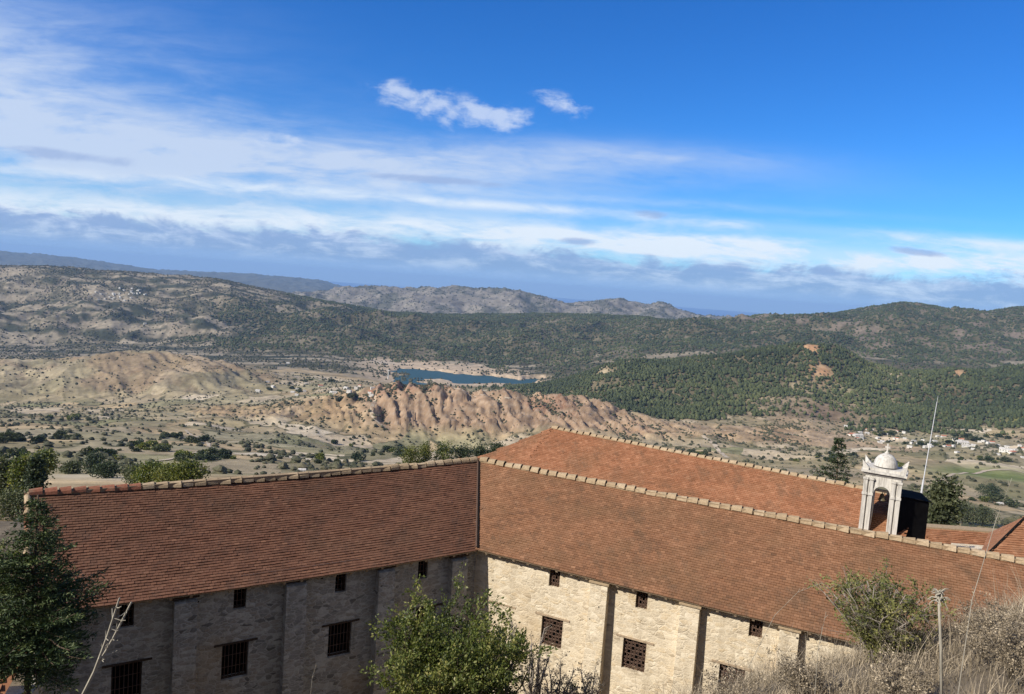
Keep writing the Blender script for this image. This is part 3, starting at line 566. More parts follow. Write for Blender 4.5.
def wall_face(mb, w, a0, a1, z0, z1, b, holes, depth=.32, tint=.5):
    """wall in the plane b of a wing with rectangular openings and their reveals"""
    xs = sorted({a0, a1, *[h[0] for h in holes], *[h[1] for h in holes]}); zs = sorted({z0, z1, *[h[2] for h in holes], *[h[3] for h in holes]})
    for x0, x1 in zip(xs, xs[1:]):
        for y0, y1 in zip(zs, zs[1:]):
            if any(h[0]-1e-6 <= x0 and x1 <= h[1]+1e-6 and h[2]-1e-6 <= y0 and y1 <= h[3]+1e-6 for h in holes): continue
            f = [w.p(x0, b, y0), w.p(x1, b, y0), w.p(x1, b, y1), w.p(x0, b, y1)]
            if (f[1]-f[0]).cross(f[2]-f[0]).dot(w.n) < 0: f.reverse()
            mb.face(f, tint)
    for x0, x1, y0, y1 in holes:
        for (p_, q_) in (((x0, y0), (x1, y0)), ((x1, y0), (x1, y1)), ((x1, y1), (x0, y1)), ((x0, y1), (x0, y0))):
            mb.face([w.p(p_[0], b, p_[1]), w.p(q_[0], b, q_[1]), w.p(q_[0], b-depth, q_[1]), w.p(p_[0], b-depth, p_[1])], tint)

def window(w, root, a0, a1, z0, z1, b, style):
    f = MB(); t = .05
    for (x0, x1, y0, y1) in ((a0, a1, z1-t, z1), (a0, a1, z0, z0+t), (a0, a0+t, z0+t, z1-t), (a1-t, a1, z0+t, z1-t)):
        f.box(w.p(x0+.002, b-.18, y0+.002), w.d*(x1-x0-.004), w.n*.07, (0, 0, y1-y0-.004))
    fr = f.build('window', M['wood'] if style != 'lattice' else M['wood_brown'], root)
    g = MB()
    if style == 'bars':
        n = max(3, int((a1-a0)/.11))
        for i in range(1, n): x = a0+(a1-a0)*i/n; g.tube([w.p(x, b-.10, z0+.004), w.p(x, b-.10, z1-.004)], .011)
        for zz in (z0+(z1-z0)*.33, z0+(z1-z0)*.66): g.tube([w.p(a0, b-.10, zz), w.p(a1, b-.10, zz)], .009)
    else:
        n = max(4, round((a1-a0)/.13)); m_ = max(5, round((z1-z0)/.13)); sx, sz = (a1-a0)/n, (z1-z0)/m_
        for i in range(1, n): g.tube([w.p(a0+sx*i, b-.09, z0), w.p(a0+sx*i, b-.09, z1)], .012, n=4)
        for j in range(1, m_): g.tube([w.p(a0, b-.09, z0+sz*j), w.p(a1, b-.09, z0+sz*j)], .012, n=4)
        for i in range(n):
            for j in range(m_):
                if (i*7+j*5) % 3: g.tube([w.p(a0+sx*(i+.5)+math.cos(q)*sx*.34, b-.09, z0+sz*(j+.5)+math.sin(q)*sz*.34) for q in np.linspace(0, 2*math.pi, 7)], .012, n=4, cap=False)
    g.build('grille', M['iron'], fr)
    v = MB(); v.face([w.p(a0+.01, b-.30, z0+.01), w.p(a1-.01, b-.30, z0+.01), w.p(a1-.01, b-.30, z1-.01), w.p(a0+.01, b-.30, z1-.01)]); v.build('dark_pane', M['void'], fr)
    return fr

def make_wing(name, label, w, L, stone, wins, buts, tile, lattice, red, gable):
    root = empty(name, w.p(L*.5, 0, -15), label, 'monastery wing'); wb = HW-OV; isL = w is WL
    slope_v = (w.p(0, HW, EZ)-w.p(0, 0, RZ)); sl = math.hypot(HW, RZ-EZ); up = -slope_v.normalized()
    c0 = wb/math.tan(math.acos(max(-1, min(1, WL.d.dot(WR.d))))/2)            # inner wall corner measured along the wing
    holes = [(a0, a1, z0, z1) for a0, a1, z0, z1, st in wins]
    m = MB(); wall_face(m, w, c0, L-.25, -15.6, EZ+.12, wb, holes)
    # gable end, back wall
    for a in ([L-.25] if gable else [L-.25]):
        p = [w.p(a, wb, -15.6), w.p(a, wb, EZ+.1), w.p(a, 0, RZ-.12), w.p(a, -wb, EZ+.1), w.p(a, -wb, -15.6)]; m.face(p)
    m.face([w.p(-3, -wb, -15.6), w.p(L-.25, -wb, -15.6), w.p(L-.25, -wb, EZ+.1), w.p(-3, -wb, EZ+.1)])
    m.build('wall', M[stone], root)
    keep = (lambda c: (c-w.C).dot(VN)*(1 if isL else -1) > -.06)
    sg = lambda a: sag(a+c_off, L); r = MB(); c_off = 0
    tile_plane(r, w.p(0, HW, EZ), w.d, up, L, sl, keep=lambda c: keep(c), sagf=lambda a: sag(a, L))
    # back slope and deck under the tiles
    bu = (w.p(0, 0, RZ)-w.p(0, -HW, EZ)).normalized(); r.face([w.p(-1, 0, RZ-.03), w.p(L, 0, RZ-.03), w.p(L, -HW, EZ-.03), w.p(-1, -HW, EZ-.03)], .5)
    cE = HW/math.tan(math.acos(max(-1, min(1, WL.d.dot(WR.d))))/2)
    roof = r.build('roof', M[tile], root)
    dk = MB(); n3 = w.d.cross(up); n3 = n3 if n3.z > 0 else -n3
    nseg = 12
    for i in range(nseg):                                                    # boarded deck, sagging with the tiles
        s0, s1 = i/nseg, (i+1)/nseg
        def PP(s_, top, h): a = (cE+(L-cE)*s_) if not top else L*s_; return (w.p(a, 0 if top else HW, RZ if top else EZ)+n3*h+Vector((0, 0, sag(a, L))))
        dk.face([PP(s0, 0, .004), PP(s1, 0, .004), PP(s1, 1, .004), PP(s0, 1, .004)]); dk.face([PP(s0, 0, -.05), PP(s0, 1, -.05), PP(s1, 1, -.05), PP(s1, 0, -.05)])
        dk.face([PP(s0, 0, -.05), PP(s1, 0, -.05), PP(s1, 0, .004), PP(s0, 0, .004)])
    k = cE+.3
    while k < L-.3:
        o_ = w.p(k, HW-.02, EZ+sag(k, L))-n3*.052; dk.box(o_, w.d*.08, up*.75, -n3*.10); k += .55
    dk.build('eave_boards', M['wood_pale'], roof)
    rc = MB(); ridge_caps(rc, w.p(.12, 0, RZ+.03), w.p(L, 0, RZ+.03), sagf=lambda a: sag(a, L), red=red, flip=isL); rc.build('ridge_tiles', M['cap'], roof)
    if gable:
        vg = MB(); ridge_caps(vg, w.p(L-.02, .1, RZ-.04), w.p(L-.02, HW, EZ+.02), .4, .10, red=lambda s: random.random() < .6); vg.build('verge_tiles', M['cap'], roof)
    for i, (a0, a1, z0, z1, st) in enumerate(wins):
        fr = window(w, root, a0, a1, z0, z1, wb, st)
        if z1 < -11:
            lt = MB(); sk = random.uniform(-.012, .012); lt.box(w.p(a0-.26, wb-.14, z1+.012), w.d*(a1-a0+.5)+Vector((0, 0, sk)), w.n*.17, (0, 0, .06)); lt.build('lintel', M['wood_pale' if lattice else 'wood'], fr)
    for (a0, a1, ztop) in buts:
        b = MB(); dp, dp2 = .30, .46; zb = -15.6
        fr = [w.p(a0, wb, zb), w.p(a1, wb, zb), w.p(a1, wb+dp2, zb), w.p(a0, wb+dp2, zb)]; tp = [w.p(a0+.02, wb, ztop+.10), w.p(a1-.02, wb, ztop+.10), w.p(a1-.02, wb+dp, ztop), w.p(a0+.02, wb+dp, ztop)]
        for i in range(4): b.face([fr[i], fr[(i+1) % 4], tp[(i+1) % 4], tp[i]])
        b.face(tp); bo = b.build('buttress', M[stone], root)
        cpm = MB()
        if lattice: cpm.box(w.p(a0-.03, wb+.002, ztop+.104), w.d*(a1-a0+.06), w.n*(dp+.05)+Vector((0, 0, -.10)), (0, 0, .045)); cpm.build('cap', M['cap'], bo)
        else: cpm.box(w.p(a0-.04, wb+.002, ztop+.106), w.d*(a1-a0+.08), w.n*(dp*.8), (0, 0, max(.1, EZ-.06-ztop-.12))); cpm.build('cap', M['wood'], bo)
    for zz in (-11.62,):                                                     # tie beam built into the wall
        k = c0+.3
        while k < L-1:
            ln = random.uniform(.9, 2.0)
            if all(k+ln < h[0]-.35 or k > h[1]+.35 for h in holes if h[2] < zz < h[3]+.5) and all(k+ln < q[0] or k > q[1] for q in buts) and k+ln < L-.5:
                bn = MB(); bn.box(w.p(k, wb-.05, zz+random.uniform(-.04, .04)), w.d*ln+Vector((0, 0, random.uniform(-.02, .02))), w.n*.065, (0, 0, .07)); bn.build('tie_beam', M['wood_pale' if lattice else 'wood'], root)
            k += ln+random.uniform(.2, .6)
    return root

winL = [(a, a+.38, -10.58, -9.84, 'bars') for a in (3.98, 7.0, 10.24, 13.38)]+[(a, a+.80, -12.80, -11.68, 'bars') for a in (3.55, 6.72, 10.10, 13.12)]
winR = [(a, a+.40, -10.48, -9.82, 'lattice') for a in (4.95, 8.10, 11.78, 15.3)]+[(a, a+.80, -12.66, -11.60, 'lattice') for a in (4.80, 7.80, 11.0, 14.3)]
butL = [(2.50, 3.17, -10.0), (5.36, 5.98, -10.0), (8.41, 9.10, -10.0), (11.70, 12.37, -10.0), (14.95, 15.6, -10.0)]
butR = [(6.56, 7.20, -9.86), (9.63, 10.28, -9.86), (12.68, 13.28, -9.86), (16.2, 16.9, -9.86)]
left_wing = make_wing('monastery_wing', 'long stone wing in shade with brown tiled gable roof, behind the dark fir', WL, 16.0, 'stone_shaded', winL, butL, 'tile_shaded', False, lambda s: s > 12.4, True)
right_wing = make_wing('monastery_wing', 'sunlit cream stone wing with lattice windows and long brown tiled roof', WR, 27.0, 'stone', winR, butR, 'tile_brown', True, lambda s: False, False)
# valley gutter between the two roofs belongs to the left wing
vg = MB(); va = Vector(CORNER)+Vector((0, 0, .06)); ve = va.copy()
c_e = HW/math.tan(math.acos(WL.d.dot(WR.d))/2); ve = WL.p(c_e, HW, EZ+.06)
sd = VN*.055
vg.box(va-sd*.9, ve-va, sd*.8, (0, 0, .03)); vg.build('valley_gutter', M['dark'], left_wing)
vg = MB(); vg.box(va+sd*.2, ve-va, sd*1.0, (0, 0, .045)); vg.build('valley_flashing', M['iron'], left_wing)

# church-like hall behind the right wing: hipped orange roof
dC = Vector((.82378, -.56692, 0)); nC = Vector((-.56692, -.82378, 0)); PK = Vector((2.3126, 37.136, -6.9)); CE_Z = -8.95
hall = empty('hipped_hall', PK+dC*6-Vector((0, 0, 8)), 'hall with hipped bright orange tile roof rising behind the sunlit wing', 'hall')
Lc = 16.0; fl = Vector((.35, 33.4, CE_Z)); bl = Vector((-2.4, 36.0, CE_Z)); fr_ = fl+dC*(Lc-.5); bk = PK+dC*Lc-nC*3.7; bk.z = CE_Z; bl2 = Vector((1.6, 41.5, CE_Z))
hr_ = MB()
def in_tri(c, A, B, C_):
    def s(p, q, r_): return (p.x-r_.x)*(q.y-r_.y)-(q.x-r_.x)*(p.y-r_.y)
    a_, b_, c_ = s(c, A, B), s(c, B, C_), s(c, C_, A); return (a_ >= 0 and b_ >= 0 and c_ >= 0) or (a_ <= 0 and b_ <= 0 and c_ <= 0)
EP = PK+dC*Lc
e_al = (fr_-fl); e_L = e_al.length; e_al.normalize()
pn = (fr_-fl).cross(PK-fl).normalized(); pn = pn if pn.z > 0 else -pn; upC = pn.cross(e_al); upC = upC if upC.z > 0 else -upC
tile_plane(hr_, fl-e_al*1.0, e_al, upC, e_L+1.4, (PK-fl).dot(upC)+.4, expo=.115, wid=.17, keep=lambda c: True if in_tri(c, fl, fr_, EP) or in_tri(c, fl, EP, PK) else False, tbase=.5, tvar=.33)
h_al = (fl-bl); h_L = h_al.length; h_al.normalize(); pn = (fl-bl).cross(PK-bl).normalized(); pn = pn if pn.z > 0 else -pn; upH = pn.cross(h_al); upH = upH if upH.z > 0 else -upH
tile_plane(hr_, bl, h_al, upH, h_L, (PK-bl).dot(upH), expo=.115, wid=.17, keep=lambda c: in_tri(c, bl, fl, PK), tbase=.6, tvar=.33)
for f in ([bl, bl2, PK], [bl2, bk, EP, PK]): hr_.face([p+Vector((0, 0, .01)) for p in f])
for f in ([fl, fr_, EP, PK], [bl, fl, PK]): hr_.face([p-Vector((0, 0, .02)) for p in f])
hroof = hr_.build('roof', M['tile_orange'], hall)
rc = MB(); ridge_caps(rc, PK+Vector((0, 0, .03)), EP+Vector((0, 0, .03)), .36, .12); rc.build('ridge_tiles', M['cap'], hroof)
hw_ = MB(); ring = [fl, fr_, bk, bl2, bl]
for i in range(5):
    p, q = ring[i]*1.0, ring[(i+1) % 5]*1.0; cen = sum(ring, Vector())/5; p = p+(cen-p)*.05; q = q+(cen-q)*.05
    hw_.face([Vector((p.x, p.y, -15.4)), Vector((q.x, q.y, -15.4)), Vector((q.x, q.y, CE_Z-.02)), Vector((p.x, p.y, CE_Z-.02))])
hw_.face([fr_+(-dC*.1), bk+(-dC*.1), EP+(-dC*.1)-Vector((0, 0, .06))]); hw_.build('wall', M['stone'], hall)

# bell tower: white stone, arched opening front and back, domed top with corner finials
TB = Vector((13.80, 27.15, 0)); fx = Vector((.87, -.493, 0)).normalized(); fy = Vector((-fx.y, fx.x, 0))      # fx along the front, -fy towards the viewer
tower = empty('bell_tower', TB+Vector((0, 0, -9.0)), 'small white domed bell tower rising behind the tiled ridge', 'bell tower')
def tp(a, b, zz): q = TB+fx*a-fy*b; return Vector((q.x, q.y, zz))
def tbox(mb, a0, a1, b0, b1, z0, z1): mb.box(tp(a0, b0, z0), fx*(a1-a0), -fy*(b1-b0), (0, 0, z1-z0))
TW, TD, ZT, ZS, ow = .64, .50, -5.85, -6.48, .265
body = MB()
for sgn in (-1, 1):
    a0, a1 = (-TW+.06, -ow) if sgn < 0 else (ow, TW-.06); tbox(body, a0, a1, -TD, TD, -11.5, ZS)
# spandrel with the arch cut through it
na = 12; arc = [(ow*math.cos(math.pi*k/na), ZS+ow*math.sin(math.pi*k/na)) for k in range(na+1)]
for b, fl_ in ((TD, 1), (-TD, -1)):
    for (x0, z0), (x1, z1) in zip(arc, arc[1:]):
        body.face([tp(x0, b, z0), tp(x0, b, ZT), tp(x1, b, ZT), tp(x1, b, z1)])
    for a0, a1 in ((-TW+.06, -ow), (ow, TW-.06)): body.face([tp(a0, b, ZS), tp(a1, b, ZS), tp(a1, b, ZT), tp(a0, b, ZT)])
for (x0, z0), (x1, z1) in zip(arc, arc[1:]): body.face([tp(x0, TD, z0), tp(x1, TD, z1), tp(x1, -TD, z1), tp(x0, -TD, z0)])
for a in (-TW+.06, TW-.06): body.face([tp(a, TD, ZS), tp(a, -TD, ZS), tp(a, -TD, ZT), tp(a, TD, ZT)])
body.build('wall', M['marble'], tower)
for a in (-TW+.02, -ow-.16, ow+.02, TW-.16):
    pl = MB(); tbox(pl, a, a+.13, TD+.002, TD+.075, -11.5, ZT-.10); tbox(pl, a-.02, a+.15, TD+.002, TD+.10, ZT-.17, ZT-.102); tbox(pl, a-.02, a+.15, TD+.003, TD+.105, ZS-.10, ZS-.02); pl.build('pilaster', M['marble'], tower)
am = MB()
for (x0, z0), (x1, z1) in zip(arc, arc[1:]):
    k0, k1 = 1.22, 1.22; am.face([tp(x0, TD+.03, z0), tp(x1, TD+.03, z1), tp(x1*k1, TD+.03, ZS+(z1-ZS)*k1), tp(x0*k0, TD+.03, ZS+(z0-ZS)*k0)]); am.face([tp(x0*k0, TD+.03, ZS+(z0-ZS)*k0), tp(x1*k1, TD+.03, ZS+(z1-ZS)*k1), tp(x1*k1, TD, ZS+(z1-ZS)*k1), tp(x0*k0, TD, ZS+(z0-ZS)*k0)])
am.build('arch_moulding', M['marble'], tower)
bmv = MB(); tbox(bmv, -ow-.01, ow+.01, -.06, .06, ZS-.03, ZS+.05); beam = bmv.build('bell_beam', M['marble'], tower)
bl_ = MB(); bl_.lathe(tp(0, 0, ZS-.33), [(.13, 0), (.125, .02), (.095, .08), (.075, .17), (.055, .22), (.015, .25), (.012, .31)], 14); bl_.build('bell', M['bronze'], tower, True)
co = MB()
for k, (e, z0, z1) in enumerate(((.00, ZT+.002, ZT+.05), (.05, ZT+.052, ZT+.09), (.10, ZT+.092, ZT+.16))): tbox(co, -TW-e, TW+e, -TD-e, TD+e+.04, z0, z1)
tbox(co, -TW+.02, TW-.02, -TD+.02, TD-.02, ZT+.162, ZT+.26); co.build('cornice', M['marble'], tower)
dm = MB(); dm.lathe(tp(0, 0, ZT+.262), [(.40*math.cos(q), .47*math.sin(q)+.04) for q in np.linspace(0, math.pi/2*.96, 10)], 26); dome = dm.build('dome', M['marble'], tower, True)
fn = MB(); zb = ZT+.76; fn.lathe(tp(0, 0, zb), [(.07, -.03), (.08, .02), (.045, .06), (.03, .10)], 10); tbox(fn, -.025, .025, -.025, .025, zb+.09, zb+.36); tbox(fn, -.085, .085, -.024, .024, zb+.21, zb+.26); fn.build('cross_finial', M['marble'], dome)
for a, b in ((-1, 1), (1, 1), (-1, -1), (1, -1)):
    ac = MB(); x0, y0 = a*(TW-.04), b*(TD-.04)
    ac.box(tp(x0-.10, y0-.10, ZT+.162), fx*.20, -fy*.20, (0, 0, .10))
    base = [tp(x0-.10, y0-.10, ZT+.264), tp(x0+.10, y0-.10, ZT+.264), tp(x0+.10, y0+.10, ZT+.264), tp(x0-.10, y0+.10, ZT+.264)]; tip = tp(x0+a*.13, y0+b*.10, ZT+.52)
    for i in range(4): ac.face([base[i], base[(i+1) % 4], tip])
    ac.build('corner_finial', M['marble'], tower)

# shed on the tower's far side, its wall's shade painted in as near-black
sh = empty('shaded_shed', (14.9, 27.8, -9.5), 'sloping topped shed, its wall shade painted black, against the right side of the bell tower', 'shed')
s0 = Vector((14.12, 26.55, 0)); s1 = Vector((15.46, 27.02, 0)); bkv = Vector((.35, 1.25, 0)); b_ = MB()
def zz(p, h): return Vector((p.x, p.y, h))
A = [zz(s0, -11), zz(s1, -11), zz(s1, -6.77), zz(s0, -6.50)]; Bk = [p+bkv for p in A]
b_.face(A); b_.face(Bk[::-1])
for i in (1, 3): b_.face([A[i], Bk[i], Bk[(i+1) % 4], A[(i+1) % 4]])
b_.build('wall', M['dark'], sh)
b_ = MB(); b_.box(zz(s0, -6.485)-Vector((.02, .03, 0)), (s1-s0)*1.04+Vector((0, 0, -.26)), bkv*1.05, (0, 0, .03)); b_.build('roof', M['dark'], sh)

# antenna mast
a0, a1 = at(923.5, 480, 33), at(937, 402, 33); mm = empty('antenna_mast', at(921, 500, 33), 'thin leaning white mast beyond the bell tower', 'antenna')
b_ = MB(); b_.tube([at(919.5, 505, 33), a0], .045, .04, 8); b_.build('base_pole', M['metal'], mm)
b_ = MB(); b_.tube([a0, a1], .024, .013, 8); b_.build('pole', M['metal'], mm)
b_ = MB(); b_.tube([a1, a1+Vector((.02, 0, .28))], .009, .005, 5); b_.build('tip_rod', M['metal'], mm)

# low roofs at the far right of the court
lw = empty('low_block', at(965, 560, 32.5), 'low orange tiled block with pale flat ridge right of the shaded shed', 'building')
p0, p1 = at(928, 527, 33), at(1004, 536, 33); q0_, q1_ = at(928, 572, 30), at(1010, 585, 30); p1.z = p0.z = (p0.z+p1.z)/2; q0_.z = q1_.z = p0.z-1.7
al = (p1-p0).normalized(); sl_ = (p0-q0_)-al*((p0-q0_).dot(al)); b_ = MB(); tile_plane(b_, p0-sl_-al*.3, al, sl_.normalized(), (p1-p0).length+.6, sl_.length, tvar=.33)
b_.face([p0-sl_-al*.4-Vector((0, 0, .03)), p1-sl_+al*.4-Vector((0, 0, .03)), p1+al*.4-Vector((0, 0, .03)), p0-al*.4-Vector((0, 0, .03))]); b_.build('roof', M['tile_orange'], lw)
b_ = MB(); b_.box(p0-al*.4-Vector((0, 0, .25)), (p1-p0)+al*.8, (-al.y*.55, al.x*.55, 0), (0, 0, .33)); b_.build('coping', M['cap'], lw)
b_ = MB(); b_.box(p0-sl_*.92-al*.3-Vector((0, 0, 3.5)), (p1-p0)+al*.6, sl_*.9-Vector((0, 0, sl_.z*.9)), (0, 0, 3.1)); b_.build('wall', M['stone'], lw)
hb = empty('hip_roofed_block', at(1040, 590, 29), 'orange hip roofed block at the right edge beyond the tiled ridge', 'building')
t0 = at(1026, 517, 29.5); c_l = at(976, 566, 27.6); c_r = at(1120, 588, 27.6); c_b = at(1004, 535, 31.5); zl = c_l.z; c_r.z = zl; c_b = Vector((c_b.x-.2, c_b.y+.6, zl)); t1 = t0+(c_r-c_l)*.8; t1.z = t0.z
b_ = MB(); al = (c_r-c_l).normalized(); nn = al.cross(t0-c_l).normalized(); nn = nn if nn.z > 0 else -nn; uu = nn.cross(al); uu = uu if uu.z > 0 else -uu
tile_plane(b_, c_l, al, uu, (c_r-c_l).length, (t0-c_l).dot(uu), keep=lambda c: in_tri(c, c_l, c_r, t1) or in_tri(c, c_l, t1, t0), tbase=.62, tvar=.33)
al2 = (c_l-c_b).normalized(); nn = al2.cross(t0-c_b).normalized(); nn = nn if nn.z > 0 else -nn; uu = nn.cross(al2); uu = uu if uu.z > 0 else -uu
tile_plane(b_, c_b, al2, uu, (c_l-c_b).length, (t0-c_b).dot(uu), keep=lambda c: in_tri(c, c_b, c_l, t0), tbase=.55, tvar=.33)
dz = Vector((0, 0, .03))
for f in ([c_l, c_r, t1, t0], [c_b, c_l, t0]): b_.face([p-dz for p in f])
rf = b_.build('roof', M['tile_orange'], hb); b_ = MB(); b_.tube([c_l+dz, t0+dz], .05, n=6); b_.build('hip_gutter', M['dark'], rf)
b_ = MB(); b_.box(c_l-Vector((0, 0, 4))+Vector((.3, .4, 0)), (c_r-c_l)*.9, Vector((.5, 2.6, 0)), (0, 0, 3.9)); b_.build('wall', M['stone'], hb)

# small outbuilding at the lower left, half hidden by the fir
ob = empty('outbuilding', (-12.6, 18.6, -15), 'small orange tiled outbuilding with a white chimney under the fir', 'outbuilding')
r0, r1 = at(-45, 640, 19.0), at(39, 640, 19.6); r0.z = r1.z = -10.2; e0, e1 = r0+Vector((-.1, -1.9, -1.3)), r1+Vector((.0, -1.9, -1.3)); al = (e1-e0).normalized(); nn = al.cross(r0-e0).normalized(); nn = nn if nn.z > 0 else -nn; uu = nn.cross(al); uu = uu if uu.z > 0 else -uu
b_ = MB(); tile_plane(b_, e0, al, uu, (e1-e0).length, (r0-e0).length, tbase=.6, tvar=.33); b_.face([e0-dz, e1-dz, r1-dz, r0-dz]); b_.build('roof', M['tile_orange'], ob)
b_ = MB(); b_.box(e0+Vector((.1, .15, -3.9)), (e1-e0)*.97, Vector((.1, 1.75, 0)), (0, 0, 3.8)); b_.build('wall', M['stone'], ob)
b_ = MB(); b_.box(e1+Vector((-.30, .05, -3)), (.22, -.05, 0), (.05, .22, 0), (0, 0, 4.3)); b_.build('chimney', M['plaster'], ob)

# ------------------------------------------------------------------ vegetation
def leaf_quads(P, D, size, asp=.55, jit=.35):
    """diamond leaves at P pointing roughly along D"""
    n = len(P); D = D+RNG.normal(0, .55, (n, 3)); D /= np.linalg.norm(D, axis=1, keepdims=True)+1e-9
    s_ = np.cross(D, RNG.normal(0, 1, (n, 3))); s_ /= np.linalg.norm(s_, axis=1, keepdims=True)+1e-9
    L_ = (size*RNG.uniform(1-jit, 1+jit, n))[:, None]; nn_ = np.cross(D, s_)
    v = np.stack([P, P+D*L_*.5+s_*L_*asp*.5+nn_*L_*.08, P+D*L_, P+D*L_*.5-s_*L_*asp*.5+nn_*L_*.08], 1)
    return v.reshape(-1, 3), np.arange(4*n).reshape(n, 4)
def shrub(name, label, cat, base, h, w, stems=7, subs=9, twigs=5, leaf=.08, per=9, lm='leaf_bush', bm='bark', group=None, start=.35, lean=(0, 0), lift=.6, tr=.02, bare=0., parts=('stem', 'foliage'), seed=None):
    rs = random.Random(seed if seed is not None else hash(label) % 9973 if False else len(label)*7+int(abs(base[0])*10))
    base = Vector(base); root = empty(name, base, label, cat, group); mb = MB(); P, D = [], []
    for i in range(stems):
        an = 2*math.pi*(i+rs.uniform(-.3, .3))/stems; out = rs.uniform(.25, 1)*w*.5; hh = h*rs.uniform(.72, 1)*(1-.28*(out/(w*.5))**2)
        tip = Vector((math.cos(an)*out+lean[0]*h, math.sin(an)*out+lean[1]*h, hh)); pts = []
        for k in range(6):
            t = k/5; q = Vector((tip.x*t**1.25, tip.y*t**1.25, tip.z*t**.9)); q += Vector((rs.gauss(0, .03), rs.gauss(0, .03), 0))*h*(t*(1-t)*2); pts.append(base+q)
        mb.tube(pts, tr*h*.5, tr*h*.12, 5)
        for j in range(subs):
            t = start+(1-start)*(j+rs.random())/subs; k = min(int(t*5), 4); p = pts[k].lerp(pts[k+1], t*5-k)
            a2 = rs.uniform(0, 6.283); ln = w*rs.uniform(.14, .30)*(1.15-.5*t); d = Vector((math.cos(a2), math.sin(a2), rs.uniform(.0, 1.2)*lift)).normalized()
            mid = p+d*ln*.5+Vector((0, 0, .05*ln)); e = p+d*ln+Vector((0, 0, rs.uniform(-.1, .15)*ln)); mb.tube([p, mid, e], tr*h*.10, tr*h*.03, 4, cap=False)
            bare_here = rs.random() < bare
            for m_ in range(twigs):
                tt = rs.uniform(.25, 1); q = p.lerp(e, tt); dd = (d+Vector((rs.gauss(0, .6), rs.gauss(0, .6), rs.gauss(.15, .5)))).normalized(); l2 = ln*rs.uniform(.25, .55); r_ = q+dd*l2
                mb.tube([q, r_], tr*h*.035, tr*h*.015, 3, cap=False)
                if not bare_here:
                    for _ in range(per):
                        u_ = rs.random(); P.append(tuple(q.lerp(r_, u_))); D.append(tuple(dd))
    mb.build(parts[0], M[bm], root, True)
    if P:
        P = np.array(P)+RNG.normal(0, leaf*.5, (len(P), 3)); D = np.array(D); v, f = leaf_quads(P, D, leaf)
        cl = np.array([mnoise.noise(Vector(p)*(2.2/max(h, .5)*1.5)) for p in P]); t_ = np.clip(.45+.5*cl+RNG.normal(0, .2, len(P)), 0, 1)
        me = np_mesh(parts[1], v, f, M[lm], t_); link(parts[1], me, root)
    return root
def conifer(name, label, cat, base, tip, r, crown0, lm='needle', nwh=26, nb=8, needle=.11, dens=1.0, group=None, prof=None, droop=.25, seed=1):
    rs = random.Random(seed); base, tip = Vector(base), Vector(tip); H = (tip-base).length; root = empty(name, base, label, cat, group)
    tb = MB(); tb.tube([base, base.lerp(tip, .4)+Vector((rs.gauss(0, .02), rs.gauss(0, .02), 0))*H*.3, tip], H*.016, H*.002, 8); P, D, W_ = [], [], []
    for i in range(nwh):
        t = crown0+(1-crown0)*(i/nwh)**.92; c = base.lerp(tip, t); rel = (t-crown0)/(1-crown0)
        R_ = r*(prof(rel) if prof else (1-rel)**.75)
        for j in range(nb):
            an = 2*math.pi*(j+rs.random())/nb; ln = max(R_*rs.choice([.5, .7, .85, 1.0, 1.1])*(1+.75*mnoise.noise(Vector((math.cos(an)*1.1, math.sin(an)*1.1, rel*5+seed)))), .12); d = Vector((math.cos(an), math.sin(an), 0)); c0 = c+Vector((0, 0, rs.uniform(-.5, .5)*H*(1-crown0)/nwh))
            def bp(u): return c0+d*ln*u+Vector((0, 0, ln*(.28*u-droop*2*u*u+.32*u**4*(1 if rel > .3 else .6))))
            tb.tube([bp(0), bp(.4), bp(.75), bp(1)], ln*.018, ln*.004, 4, cap=False)
            ns = max(4, int(ln/.11*dens))
            for k in range(ns):
                u = .12+.82*(k+rs.random())/ns; p = bp(u); side = Vector((-d.y, d.x, 0))
                for sg in (-1, 1):
                    l2 = ln*.42*(1.08-u)*rs.uniform(.7, 1.2)+.05; sd_ = (d*.75+side*sg+Vector((0, 0, rs.uniform(-.15, .3)))).normalized()
                    m_ = max(3, int(l2/.05*dens))
                    for q in range(m_):
                        P.append(tuple(p+sd_*l2*(q+rs.random())/m_)); D.append(tuple(sd_+Vector((0, 0, rs.uniform(-.2, .5)))))
    tb.build('trunk', M['bark'], root, True)
    P = np.array(P)+RNG.normal(0, .015, (len(P), 3)); v, f = leaf_quads(P, np.array(D), needle, .30)
    cl = np.array([mnoise.noise(Vector(p)*2.2) for p in P]); t_ = np.clip(.42+.5*cl+RNG.normal(0, .22, len(P)), 0, 1)
    link('crown', np_mesh('crown', v, f, M[lm], t_), root); return root
def gz(x, y): return float(hill_z(x, y))

# the fir at the lower left
tp_ = at(38, 495, 16.5); fb = Vector((at(31, 690, 16.5).x, 16.4, 0)); fb.z = gz(fb.x, fb.y)-.1
H_ = tp_.z-fb.z; c0_ = (at(31, 668, 16.5).z-fb.z)/H_
conifer('fir_tree', 'dark green fir tree in front of the left gable end', 'fir tree', fb, tp_, 2.0, c0_, nwh=17, nb=11, needle=.10, dens=1.35, prof=lambda q: (min(1, .6+q*3) if q < .13 else (1-(q-.13)/.87)**1.05+.04), droop=.16, seed=5)
# leafy bush in front of the inner corner
bb = at(447, 690, 17.2); shrub('leafy_bush', 'big green leafy bush growing in front of the inner corner of the two wings', 'bush', (bb.x, 17.2, at(450, 760, 17.2).z), 3.95, 4.1, stems=28, subs=17, twigs=7, leaf=.078, per=14, lm='leaf_bush', start=.2, lift=1.1, tr=.010)
